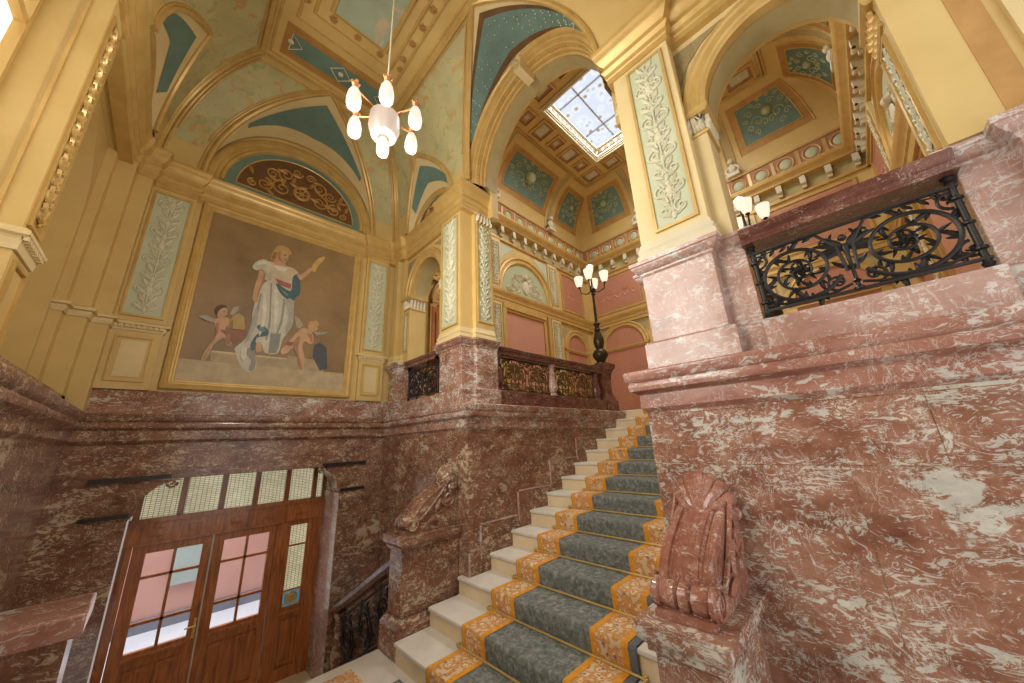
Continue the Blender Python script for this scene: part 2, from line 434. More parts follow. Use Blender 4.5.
for k in range(NR):
    x, z = NU(k), NZ(k)-RS
    ordn = ['lowest', 'second', 'third', 'fourth', 'fifth', 'sixth', 'seventh', 'eighth', 'ninth', 'tenth', 'eleventh', 'twelfth', 'thirteenth', 'fourteenth'][k]
    t = thing('stair_rod', 'thin brass stair rod holding the carpet at the %s riser from the landing' % ordn, 'stair rod', (x, VC, z), 'brass rods across the stair carpet')
    MB().tube([(x-.016, C0-.06, z+.022), (x-.016, C1+.06, z+.022)], .0085, 6).build('rod', BRASS, t)
    for e in (C0-.04, C1+.04):
        MB().box(x-.026, x+.011, e-.009, e+.009, z+.008, z+.034).build('bracket', BRASS, t)
# mat and lower runner on the landing
t = thing('floor_mat', 'grey mat with a pale greek key edge on the landing before the steps', 'mat', (1.5, 2.6, ZL))
MB().box(.75, 1.70, 1.5, 3.18, ZL, ZL+.008).build('mat_edge', EDGEG, t)
MB().box(.78, 1.67, 1.53, 3.15, ZL+.008, ZL+.010).build('mat_stripe', CREAM, t)
MB().box(.80, 1.65, 1.55, 3.13, ZL+.010, ZL+.013).build('mat_field', CARPET, t)
t = thing('lower_carpet', 'orange bordered grey carpet leading down the lower steps to the door', 'carpet', (.9, 3.4, ZL))
MB().box(.35, 1.48, 3.30, 3.62, ZL, ZL+.008).build('carpet_field', CARPET, t)
for a in (.35, 1.18): MB().box(a, a+.3, 3.30, 3.62, ZL+.008, ZL+.011).build('border', BORD, t)

# ------------------------------------------------------------------ marble lower walls
LEDGE = [(-.05, .16), (.0, .16), (.03, .19), (.03, .285), (.045, .30), (.075, .315), (.085, .345), (.075, .375), (.09, .385), (.10, .40), (.10, .45), (.09, .46), (-.3, .46)]
def joints(mb, T, a0, a1, zs, verts):
    for z in zs: mb.box(a0, a1, 0, .002, z-.002, z+.002)
    for a, z0, z1 in verts: mb.box(a-.0012, a+.0012, 0, .002, z0, z1)
wr = empty('wall_right', (U, VC, ZL), 'structure')      # the wall the stairs pass through
SR0, SL0 = 1.12, 3.29                                    # stair cheeks
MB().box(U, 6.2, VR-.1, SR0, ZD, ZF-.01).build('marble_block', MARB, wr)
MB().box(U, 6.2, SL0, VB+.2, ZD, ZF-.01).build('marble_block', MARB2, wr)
# ledge mouldings: right, and left turning the corner and following the stairs
MB().sweep([(U, VR-.1), (U, SR0), (6.2, SR0)], LEDGE, 1).build('ledge_moulding', MARBL, wr)
MB().sweep([(6.15, SL0), (U, SL0), (U, VB-.02)], LEDGE, 1).build('ledge_moulding', MARB, wr)
J = MB(W_R); joints(J, W_R, VR, SR0-.002, (.16-.02, -.19), ((.50, -.19, .14), (-.21, -.19, .14), (.12, -1.0, -.19), (-.46, -1.0, -.19)))
J.build('panel_joint', MARB2, wr, False)
# low raised skirting slabs stepping up beside the stairs
SK = [(2.50, -1.10), (2.66, -.86), (3.27, -.59), (3.93, -.26), (4.60, .02)]
for i, (x0, zt) in enumerate(SK):
    x1 = SK[i+1][0] if i < len(SK)-1 else 5.2
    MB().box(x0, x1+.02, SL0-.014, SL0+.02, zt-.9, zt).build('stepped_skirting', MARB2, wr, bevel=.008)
    MB().box(x0-.005, x0+.012, SL0-.018, SL0, zt-.34, zt+.004).box(x0-.005, x1, SL0-.018, SL0, zt-.010, zt+.005).build('skirting_edge', MARBP, wr)
wb = empty('wall_back', (.9, VB, ZL), 'structure')      # painting wall
# lower part with the shouldered door opening
O0, O1, OT = -.14, 1.90, -.22
def lower_back():
    b = MB(W_B)
    d = -.85
    b.box(UL-.3, O0, d, 0, ZD, .16).box(O1, U+.2, d, 0, ZD, .16).box(O0, O1, d, 0, OT, .16)
    for s, e in ((1, O0), (-1, O1)):
        pts = [(e, -.22)] + [(e+s*(.34-.30*sin(t*pi/2/8)-.0), -.24-.30*(1-cos(t*pi/2/8))) for t in range(9)] + [(e, -.60)]
        b.poly([W_B(p[0], 0, p[1]) for p in pts] if False else [(p[0], 0, p[1]) for p in pts], (0, -.35, 0))
    return b
b = lower_back(); b.build('marble_facing', MARB2, wb)
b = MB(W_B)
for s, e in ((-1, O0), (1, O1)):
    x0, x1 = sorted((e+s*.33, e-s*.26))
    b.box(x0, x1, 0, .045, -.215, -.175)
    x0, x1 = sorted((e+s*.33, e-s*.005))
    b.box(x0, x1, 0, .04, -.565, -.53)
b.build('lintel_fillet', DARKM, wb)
b = MB(W_B)
for s, e in ((-1, O0), (1, O1)):      # carved volutes under the lintel ends
    sp = spiral(e-s*.27, -.265, .05, 1.4, 0, s, 18)
    b.tube([(x, .005, z) for x, z in sp], .014, 6)
b.build('corbel_volute', MARB2, wb)
MB(W_B).box(O1-.006, O1+.02, -.66, -.012, ZD, -.585).build('jamb_lining', MARBP, wb)
MB().sweep([(U, VB-.02), (UL, VB-.02)], LEDGE, 1).build('ledge_moulding', MARB2, wb)
MB(W_B).box(UL-.4, U+.3, -.2, .02, ZF, .72).build('plinth_band', MARB, wb)
wl = empty('wall_left', (UL, 2, ZL), 'structure')       # window wall
MB().box(UL-.45, UL, -.4, VB+.1, ZD, .16).build('marble_facing', MARB2, wl)
MB().sweep([(UL, VB-.02), (UL, -.4)], LEDGE, 1).build('ledge_moulding', MARB2, wl)
MB().box(UL-.45, UL-.04, -.4, VB+.1, .15, .46).build('ledge_core', MARB2, wl)
MB().box(UL-.6, UL-.06, 3.0, VB+.1, ZF, .60).build('plinth_band', MARB2, wl)

# ------------------------------------------------------------------ pedestals, consoles, lower balustrade
def pedestal(v0, v1, mat, label, zt=-.85):
    t = thing('stair_pedestal', label, 'pedestal', (2.1, (v0+v1)/2, ZL))
    MB().box(1.83, U-.005, v0+.04, v1-.04, ZL+.30, zt-.13).build('die', mat, t, bevel=.006)
    prof = [(-.02, ZL+.30), (.0, ZL+.30), (.03, ZL+.26), (.045, ZL+.24), (.05, ZL+.2), (.05, ZL+.001), (-.02, ZL+.001)]
    path = [(U-.004, v1-.04), (1.83, v1-.04), (1.83, v0+.04), (U-.004, v0+.04)]
    MB().sweep(path, prof, -1).box(1.82, U-.004, v0+.03, v1-.03, ZL+.001, ZL+.3).build('base', mat, t)
    prof = [(-.02, zt-.13), (.0, zt-.13), (.01, zt-.11), (.03, zt-.095), (.055, zt-.07), (.06, zt-.045), (.055, zt-.02), (.06, zt-.015), (.06, zt), (-.05, zt)]
    MB().sweep(path, prof, -1).box(1.8, U-.004, v0+.02, v1-.02, zt-.12, zt-.0005).build('cap', mat, t)
    return t
pedestal(.63, 1.0, MARB, 'red marble pedestal at the right foot of the stairs under a carved console')
pedestal(3.42, 3.76, MARB2, 'shade-coloured red marble pedestal at the left foot of the stairs beside the handrail')
pl = thing('wall_pedestal', 'low marble pedestal with projecting top slab by the window wall', 'pedestal', (-.45, 3.5, ZL))
MB().box(UL+.002, -.20, 3.38, 3.72, ZL+.3, -.93).build('die', MARB2, pl)
MB().box(UL+.002, -.19, 3.35, 3.75, ZL+.001, ZL+.3).build('base', MARB2, pl, bevel=.01)
MB().box(UL+.002, -.15, 3.32, 3.78, -.93, -.815).build('cap', MARBL, pl, bevel=.012)

def console(v0, v1, mat, label, zb=-.85, top=-.30):
    t = thing('scroll_console', label, 'carved console', (2.15, (v0+v1)/2, zb))
    # side profile in x-z
    back = 2.494
    H = top-.10-zb
    front = []
    for i in range(17):
        f = i/16
        front.append((1.97+.37*(f**1.55)-.02*sin(pi*f), zb+.13+(H-.16)*f))
    prof = [(back, zb+.002), (1.86, zb+.002), (1.86, zb+.03), (1.90, zb+.035)] + front + [(2.40, top-.11), (back, top-.10)]
    MB().poly([(x, v0+.02, z) for x, z in prof], (0, v1-v0-.04, 0)).build('body', mat, t)
    n = 3; w = (v1-v0-.04)/5.2
    b = MB()                                              # convex flutes up the face
    for q, r in ((.10, .032), (.245, .016), (.36, .030), (.50, .030), (.64, .030), (.755, .016), (.90, .032)):
        v = v0+.02+(v1-v0-.04)*q
        b.tube([(x-.004, v, z) for x, z in front], [r*(1.05-.25*i/16) for i in range(17)], 8)
    b.build('fluting', mat, t)
    b = MB(); cx, cz, rr = 1.93, zb+.092, .062             # rolled volute across the foot
    seg = [(.0, .9), (.03, 1.12), (.10, 1.12), (.13, .85), (.2, 1.), (.36, 1.), (.4, .72), (.44, 1.05), (.56, 1.05), (.6, .72), (.64, 1.), (.8, 1.), (.87, .85), (.9, 1.12), (.97, 1.12), (1., .9)]
    rows = [[(cx+rr*s*cos(2*pi*k/16), v0+.005+(v1-v0-.01)*q, cz+rr*s*sin(2*pi*k/16)) for k in range(16)] for q, s in seg]
    b.grid(rows, cv=True); o = len(b.v); b.f += [[o-16+k for k in range(16)], [o-16*len(seg)+k for k in range(16)]]
    b.build('volute_roll', mat, t)
    for s in (v0+.004, v1-.004):
        e = MB(); sp = spiral(cx, cz, .075, 1.8, pi*.5, -1, 26)
        e.tube([(x, s, z) for x, z in sp], [.013-.006*i/26 for i in range(27)], 6)
        # long S scroll and acanthus on the cheek
        e.tube([(2.0+.40*f, s, zb+.12+(H-.06)*f**1.25) for f in [i/12 for i in range(13)]], .014, 6)
        sp = spiral(2.36, zb+H*.62, .085, 1.6, pi, 1, 24)
        e.tube([(x, s, z) for x, z in sp], [.016-.008*i/24 for i in range(25)], 6)
        for i in range(4):
            f = i/3
            e.leaf((2.1+.28*f, s, zb+.08+.22*f), .5+.3*f+(.5 if i % 2 else -.3), .16, .07, .014)
        e.build('cheek_carving', mat, t)
    b = MB(); vc = (v0+v1)/2; xr = 2.36; hw = (v1-v0)*.5   # shell crest
    zb2 = top-.16
    for i in range(9):
        a = pi*(.02+.96*i/8)
        tip = (xr+.04, vc+cos(a)*hw*.98, zb2+sin(a)*.20)
        b.tube([(xr-.055, vc+cos(a)*.03, zb2+.01), (xr-.045, vc+cos(a)*hw*.5, zb2+sin(a)*.10), tip], [.014, .027, .040], 8)
        b.ball(tip, .042, 8)
    for s in (-1, 1):
        sp = spiral(vc+s*hw*.62, zb2-.03, .05, 1.5, pi/2, -s, 18); b.tube([(xr-.045, v, z) for v, z in sp], [.02-.01*i/18 for i in range(19)], 6)
    b.ball((xr-.06, vc, zb2+.005), .04, 8, (.8, 1.2, .8))
    b.poly([(xr-.02, vc+cos(pi*i/12)*hw*.9, zb2-.02+sin(pi*i/12)*.19) for i in range(13)], (.145, 0, 0))
    b.build('shell_crest', mat, t)
    return t
console(.66, .97, MARBC, 'fluted red marble scroll console with shell crest on the right pedestal')
console(3.46, 3.73, MARB2, 'carved shade-coloured red marble scroll console leaning on the wall above the left handrail')

lb = thing('entrance_balustrade', 'sloping marble handrail with black iron scroll panel descending to the entrance door', 'balustrade', (1.98, 4.5, ZD))
def rail_pt(v, dz): return -1.19-.53*(v-3.9)+dz
b = MB()
va, vb = 3.785, 5.46
hp = [(-.09, -.02), (-.09, .03), (-.06, .06), (.06, .06), (.09, .03), (.09, -.02), (.06, -.06), (-.06, -.06)]
b.grid([[(1.98+x, v, rail_pt(v, z)) for x, z in hp] for v in (va, vb)], cv=True)
b.f += [list(range(8)), list(range(15, 7, -1))]
b.build('handrail', MARBD, lb)
b = MB(); b.grid([[(1.98+x, v, rail_pt(v, z)) for x, z in ((-.12, -.95), (-.12, -.72), (.12, -.72), (.12, -.95))] for v in (va, vb)], cv=True)
b.build('curb', MARBP, lb)
for v, first in ((3.88, 1), (5.33, 0)):
    zb, zt = rail_pt(v, -.73), rail_pt(v, -.05); h = zt-zb
    MB().lathe([(.07, 0), (.07, .05), (.05, .07), (.06, .12), (.075, .2*h+.1), (.06, .5*h), (.04, .68*h), (.055, .72*h), (.04, .78*h), (.05, .9*h), (.07, .94*h), (.07, h)], (1.98, v, zb), 14).build('baluster', MARB2, lb)
b = MB()
for dz in (-.14, -.66): b.tube([(1.98, 3.9, rail_pt(3.9, dz)), (1.98, 5.3, rail_pt(5.3, dz))], .014, 6)
b.build('frame_bar', IRON, lb)
for i in range(3):
    b = MB(); vc = 4.1+.47*i; zc = rail_pt(vc, -.4)
    for s in (1, -1):
        p = spiral(vc+s*.03, zc, .2, 2.2, pi/2*s, s, 40)
        b.tube([(1.98+s*.008, v, z) for v, z in p], [.013-.006*j/40 for j in range(41)], 5)
    for j in range(9):
        a = j*2*pi/9
        q = MB(); b.T = lambda x, y, z: (1.98+y, x, z)
        b.leaf((vc+.13*cos(a), 0, zc+.13*sin(a)), a+.8, .15, .075, .01); b.T = None
    b.build('scroll', IRON, lb)
# ------------------------------------------------------------------ marble piers, parapets and rails of the gallery
CAPP = [(-.02, 1.185), (.0, 1.185), (.012, 1.20), (.012, 1.215), (.03, 1.225), (.05, 1.245), (.055, 1.265), (.065, 1.272), (.065, 1.30), (-.03, 1.30)]
PLNP = [(-.03, .455), (.045, .455), (.045, .64), (.03, .655), (.0, .665), (-.03, .665)]
LP = [(3.02, 3.30), (2.66, 3.30), (2.66, 3.36), (2.47, 3.36), (2.47, 3.86), (2.58, 3.86), (2.58, 4.03), (2.86, 4.03)]
MV = 4.345
mir = lambda P: [(x, MV-y) for x, y in P]
def pier(P, side, mat, parent):
    ys = [p[1] for p in P]; s = 1 if side > 0 else -1
    y0 = lambda v: v if side > 0 else MV-v
    def bx(b, x0, x1, a, c, z0, z1):
        a, c = sorted((y0(a), y0(c))); b.box(x0, x1, a, c, z0, z1)
    b = MB(); bx(b, 2.66, 3.02, 3.30, 3.86, .46, 1.29); bx(b, 2.47, 2.8, 3.36, 3.86, .46, 1.289); bx(b, 2.58, 2.86, 3.8, 4.03, .46, 1.288)
    b.build('marble_die', mat, parent, bevel=.005)
    MB().sweep(P, PLNP, s).build('marble_plinth', mat, parent)
    MB().sweep(P, CAPP, s).build('marble_cap', mat, parent)
pier(LP, 1, MARB, wr)
pier(mir(LP), -1, MARBP, wr)
# dwarf marble piers at the far jambs of the two side openings
def dwarf(side, mat):
    y0 = lambda v: v if side > 0 else MV-v
    P = [(2.86, y0(4.93)), (2.58, y0(4.93)), (2.58, y0(5.10)), (2.47, y0(5.10)), (2.47, y0(5.36)), (2.62, y0(5.36)), (2.62, y0(5.5))]
    b = MB()
    for x0, x1, a, c in ((2.58, 2.86, 4.93, 5.2), (2.47, 2.7, 5.10, 5.36), (2.62, 2.9, 5.3, 5.56)):
        a, c = sorted((y0(a), y0(c))); b.box(x0, x1, a, c, .46, 1.289)
    b.build('marble_die', mat, wr, bevel=.005)
    MB().sweep(P, PLNP, side).build('marble_plinth', mat, wr); MB().sweep(P, CAPP, side).build('marble_cap', mat, wr)
dwarf(1, MARB); dwarf(-1, MARBP)
RAILP = [(-.085, 1.17), (-.085, 1.185), (-.06, 1.20), (-.06, 1.225), (-.082, 1.245), (-.088, 1.275), (-.075, 1.29), (.075, 1.29), (.088, 1.275), (.082, 1.245), (.06, 1.225), (.06, 1.20), (.085, 1.185), (.085, 1.17)]
def iron_post(mb, x, y, z0, z1, r=.018):
    h = z1-z0
    mb.lathe([(r*1.9, 0), (r*1.9, .012), (r*1.2, .02), (r*1.7, .035), (r, .05), (r, h*.2), (r*1.8, h*.215), (r*1.8, h*.235), (r, h*.25), (r, h*.47), (r*1.7, h*.485), (r*1.7, h*.5), (r, h*.52), (r, h*.74), (r*1.8, h*.755), (r*1.8, h*.775), (r, h*.79), (r, h-.05), (r*1.6, h-.04), (r*1.2, h-.02), (r*1.9, h-.01), (r*1.9, h)], (x, y, z0), 10)
    return mb
def iron_scrollwork(T, a0, a1, z0, z1, parent, mat, posts=True, r=.011, detail=1.):
    w = a1-a0; h = z1-z0; m = (a0+a1)/2; zc = (z0+z1)/2
    zb, zt = z0+.06, z1-.05
    for z in (zb, zt): MB(T).box(a0, a1, -.012, .012, z-.007, z+.007).build('frame_bar', mat, parent)
    if posts:
        for a in (a0+.02, a1-.02):
            q = MB(T); iron_post(q, a, 0, z0, z1, .0135); q.build('post', mat, parent)
    b = MB(T)                                    # central stem with leafy crown
    q = zt-zb
    b.lathe([(.024, 0), (.024, .012), (.010, .025), (.009, .10*q), (.02, .13*q), (.009, .16*q), (.008, .3*q), (.02, .34*q), (.009, .39*q), (.010, .55*q), (.020, .64*q), (.012, .70*q)], (m, 0, zb), 10)
    for s in (-1, 1):
        for an, L in ((1.35, .26), (.9, .32), (.45, .30), (.05, .22)):
            b.leaf((m+s*.01, 0, zb+.62*q), pi/2-s*(pi/2-an), L*q, .07*q+.008, .008, curl=-s*.4)
        b.leaf((m, 0, zb+.34*q), pi/2-s*1.2, .22*q, .07*q, .01, curl=s*.3)
    b.ball((m, 0, zb+.8*q), .02, 8)
    b.build('centre_stem', mat, parent)
    for s in (-1, 1):
        b = MB(T); cx = m+s*w*.255; R = q*.47
        ex = min(1.3, w*.225/R)
        X_ = lambda x: cx+(x-cx)*ex
        sp = [(X_(x), z) for x, z in spiral(cx, zc, R, 2.6, (pi if s > 0 else 0)+s*.5, s, 80, .08)]
        b.tube([(x, 0, z) for x, z in sp], [r*(1.15-.65*j/80) for j in range(81)], 6)
        def vol(x, z, rr, tn, a_, d, y=.004, rk=.8):
            v = spiral(x, z, rr, tn, a_, d, 26, .1); b.tube([(p, y, o) for p, o in v], [r*(rk-.4*j/26) for j in range(27)], 5)
            e = v[-1]
            for j in range(4): b.leaf((e[0], y, e[1]), j*pi/2+.4, rr*.5, rr*.28, .006)
            e = v[6]; e2 = v[7]; an = atan2(e2[1]-e[1], e2[0]-e[0]); b.leaf((e[0], y, e[1]), an-d*.6, rr*.9, rr*.4, .007, curl=-d*.3)
        vol(m+s*w*.085, zb+.17*q, .12*q, 1.5, -pi/2, s); vol(cx+s*w*.20, zb+.15*q, .12*q, 1.4, pi/2, s)
        vol(cx+s*w*.20, zt-.16*q, .13*q, 1.3, -pi/2, -s, -.004); vol(m+s*w*.09, zt-.2*q, .10*q, 1.3, -pi/2, -s)
        vol(cx-s*w*.03, zc+.02*q, .17*q, 1.5, pi/2, -s, .008, .7)
        b.tube([(m+s*.02, 0, zb+.3*q), (m+s*w*.04, 0, zb+.7*q), (m+s*w*.12, 0, zt-.03*q), (cx, 0, zt-.015*q), (cx+s*w*.14, 0, zt-.06*q)], [r, r*.9, r*.8, r*.6, r*.4], 6)
        b.tube([(m+s*.02, 0, zb+.1*q), (m+s*w*.12, 0, zb+.03*q), (cx, 0, zb+.02*q), (cx+s*w*.12, 0, zb+.05*q), (cx+s*w*.21, 0, zb+.12*q)], [r*.7, r*.8, r*.9, r*.8, r*.5], 6)
        for j in range(int(26*detail)):             # acanthus leaves set along the scroll
            i = int(3+j*2.9); x, z = sp[min(i, 79)]; x2, z2 = sp[min(i+1, 80)]
            an = atan2(z2-z, x2-x); sd = 1 if j % 2 else -1
            L = q*(.21-.13*j/26)
            b.leaf((x, .005, z), an+s*sd*.45, L, L*.42, .008, curl=.6*sd*s)
            b.leaf((x, .005, z), an+s*sd*.95, L*.55, L*.3, .007, curl=.5*sd*s)
        x, z = sp[-1]
        for j in range(6): b.leaf((x, .008, z), j*pi/3, q*.09, q*.05, .008)
        b.ball((x, .008, z), q*.03, 6)
        for j in range(5):
            xx = m+s*w*(.14+.07*j); b.leaf((xx, .004, zt-.02*q), -pi/2+s*(.9-.2*j), q*.12, q*.055, .007, curl=.3*s)
            b.leaf((xx, .004, zb+.02*q), pi/2-s*(.7-.2*j), q*.10, q*.05, .007, curl=.3*s)
        b.build('scroll', mat, parent)
def opening_parapet(a0, a1, mat, matr, label_b, label_i):
    t = thing('marble_parapet', label_b, 'parapet', (2.66, (a0+a1)/2, ZF))
    MB().box(2.50, 2.84, a0, a1, ZF+.001, .655).build('base_course', mat, t, bevel=.006)
    MB(lambda a, b, z: (2.585+a, b, z)).grid([[(o, v, z) for o, z in RAILP] for v in (a0-.005, a1+.005)], cv=True).build('top_rail', matr, t)
    q = thing('iron_railing', label_i, 'railing', (2.58, (a0+a1)/2, .655))
    iron_scrollwork(lambda a, b, z: (2.58+b, a, z), a0+.01, a1-.01, .657, 1.168, q, IRON)
opening_parapet(4.345-4.93+.0, .315, MARBP, MARBD, 'pink and dark red marble parapet between the two piers of the right opening', 'large black wrought iron railing with two leafy spirals in the right marble parapet')
opening_parapet(4.035, 4.925, MARB, MARBD, 'short marble parapet between the dwarf piers of the small left arch', 'small black wrought iron railing under the small left arch')

bl = thing('hall_balustrade', 'dark red marble balustrade with gilded iron panels beside the top of the stairs', 'balustrade', (4.4, 3.42, ZF))
MB().box(3.03, 5.72, 3.30, 3.58, ZF+.001, .66).build('base_course', MARBD, bl, bevel=.006)
MB(lambda a, b, z: (b, 3.42+a, z)).grid([[(o, u, z) for o, z in RAILP] for u in (3.0, 5.73)], cv=True).build('top_rail', MARBD, bl)
for u in (3.12, 4.30, 5.58):
    MB().lathe([(.075, 0), (.075, .03), (.055, .05), (.07, .08), (.085, .16), (.07, .26), (.045, .34), (.06, .37), (.045, .4), (.05, .46), (.07, .48), (.07, .51)], (u, 3.42, .66), 14).build('baluster', MARBD if u != 4.30 else MARBP, bl)
for a0, a1 in ((3.2, 4.23), (4.37, 5.5)):
    p = empty_panel = MB().box(a0, a1, 3.41, 3.43, .69, .705).box(a0, a1, 3.41, 3.43, 1.13, 1.145).build('iron_panel', BRONZE, bl)
    q = (a1-a0)/2
    for j in range(2): iron_scrollwork(lambda a, b, z: (a, 3.42+b, z), a0+q*j, a0+q*(j+1), .63, 1.2, p, GBRONZE, False, .0085, .45)
def newel(v, label, mat=MARBD):
    t = thing('newel_post', label, 'newel post', (5.92, v, ZF))
    MB().box(5.74, 6.12, v-.16, v+.16, ZF+.001, .67).build('base', mat, t, bevel=.01)
    b = MB(); q = [(.155, .67), (.15, .72), (.11, .8), (.105, .95), (.12, 1.15), (.15, 1.26)]
    b.grid([[(5.93+sx*r, v+sy*r*.9, z) for sx, sy in ((-1, -1), (1, -1), (1, 1), (-1, 1))] for r, z in q], cv=True); o = len(b.v); b.f += [[o-4, o-3, o-2, o-1]]
    b.build('shaft', mat, t)
    path = [(5.80, v-.14), (6.06, v-.14), (6.06, v+.14), (5.80, v+.14)]
    MB().sweep(path, [(-.05, 1.25), (.0, 1.25), (.03, 1.28), (.05, 1.32), (.05, 1.38), (-.05, 1.38)], -1, True).box(5.79, 6.07, v-.15, v+.15, 1.25, 1.3795).build('cap', mat, t)
def candelabrum(v, label):
    t = thing('candelabrum', label, 'lamp standard', (5.93, v, 1.38))
    c = (5.93, v, 1.38)
    MB().lathe([(.13, .001), (.13, .03), (.08, .06), (.1, .1), (.15, .17), (.155, .22), (.11, .3), (.07, .33), (.085, .37), (.11, .46), (.1, .56), (.06, .66), (.045, .7), (.07, .73), (.05, .76), (.045, .82), (.075, .85), (.03, .9)], c, 16).build('base', BRONZE, t)
    MB().lathe([(.03, .88), (.026, 1.2), (.022, 1.5), (.04, 1.52), (.025, 1.55), (.05, 1.6), (.06, 1.64), (.03, 1.68), (.02, 1.74), (.014, 2.0)], c, 12).build('stem', BRONZE, t)
    for k in range(4):
        a = k*pi/2+.35; d = Vector((cos(a), sin(a), 0))
        p = [Vector(c)+Vector((0, 0, 1.62)), Vector(c)+d*.12+Vector((0, 0, 1.55)), Vector(c)+d*.24+Vector((0, 0, 1.6)), Vector(c)+d*.27+Vector((0, 0, 1.74))]
        MB().tube(p, .013, 6).ball(tuple(p[3]), .035, 8, (1, 1, .5)).build('arm', BRONZE, t)
        q = p[3]
        MB().lathe([(.04, .01), (.06, .04), (.08, .12), (.096, .23), (.085, .24), (.06, .12), (.035, .03)], tuple(q), 12).build('shade', LAMPS, t)
    MB().lathe([(.035, .01), (.05, .04), (.065, .1), (.078, .19), (.068, .20), (.05, .1), (.03, .03)], (c[0], c[1], c[2]+1.99), 12).build('shade', LAMPS, t)
newel(3.44, 'dark marble newel post carrying the bronze lamp at the end of the balustrade')
candelabrum(3.44, 'bronze lamp standard with lit glass shades on the newel at the stair head')
newel(.64, 'dark marble newel post behind the great pier', MARBD)
candelabrum(.64, 'lit lamp with small glass shades showing between the great pier and the railing')

# ------------------------------------------------------------------ ochre piers and pilasters
def relief_panel(T, a0, a1, z0, z1, b, parent, ground=MINT, orn=RELF, r=.010):
    MB(T).box(a0, a1, b, b+.006, z0, z1).build('panel_ground', ground, parent, False)
    m = MB(T); fillet_frame(m, a0-.022, a1+.022, z0-.022, z1+.022, b, .022, .018); m.build('panel_frame', GOLD, parent, False)
    m = MB(T); scrolls_column(m, (a0+a1)/2, a1-a0, z0+.03, z1-.03, b+.012, r); m.build('relief_ornament', orn, parent)
BASEP = [(-.02, 1.30), (.035, 1.30), (.035, 1.34), (.02, 1.36), (.03, 1.385), (.015, 1.41), (.01, 1.44), (.0, 1.455), (-.02, 1.455)]
def yellow_pier(side, mat):
    y0 = lambda v: v if side > 0 else MV-v
    b = MB()
    d = 0 if side > 0 else .03; e = 0 if side > 0 else .04
    for x0, x1, a, c in ((2.66, 2.98, 3.30+e, 3.86), (2.46, 2.8, 3.37+d, 3.85+e)):
        a, c = sorted((y0(a), y0(c))); b.box(x0, x1, a, c, 1.30, 3.21)
    b.build('pier_shaft', mat, wr)
    P = [(2.98, y0(3.30+e)), (2.66, y0(3.30+e)), (2.66, y0(3.37+d)), (2.46, y0(3.37+d)), (2.46, y0(3.85+e)), (2.6, y0(3.85+e))]
    MB().sweep(P, BASEP, side).build('pier_base', CREAM if side < 0 else OCHL, wr)
    a, c = sorted((y0(3.44), y0(3.78))) if side > 0 else (.525, .795)
    relief_panel(lambda a_, b_, z: (2.46-b_, a_, z), a, c, 1.52, 3.13, 0, wr)
    relief_panel(lambda a_, b_, z: (a_, y0(3.30+e-b_), z), 2.71, 2.93, 1.56, 3.05, 0, wr)
    # leafy capital on the reveal
    m = MB(lambda a_, b_, z: (a_, y0(3.30+e-b_), z))
    for i in range(5):
        m.leaf((2.68+.065*i, .02, 3.07), pi/2+(i-2)*.15, .13, .07, .02)
    m.box(2.66, 2.98, 0, .03, 3.2, 3.215); m.build('capital', CREAM, wr)
yellow_pier(1, OCH); yellow_pier(-1, OCHL)
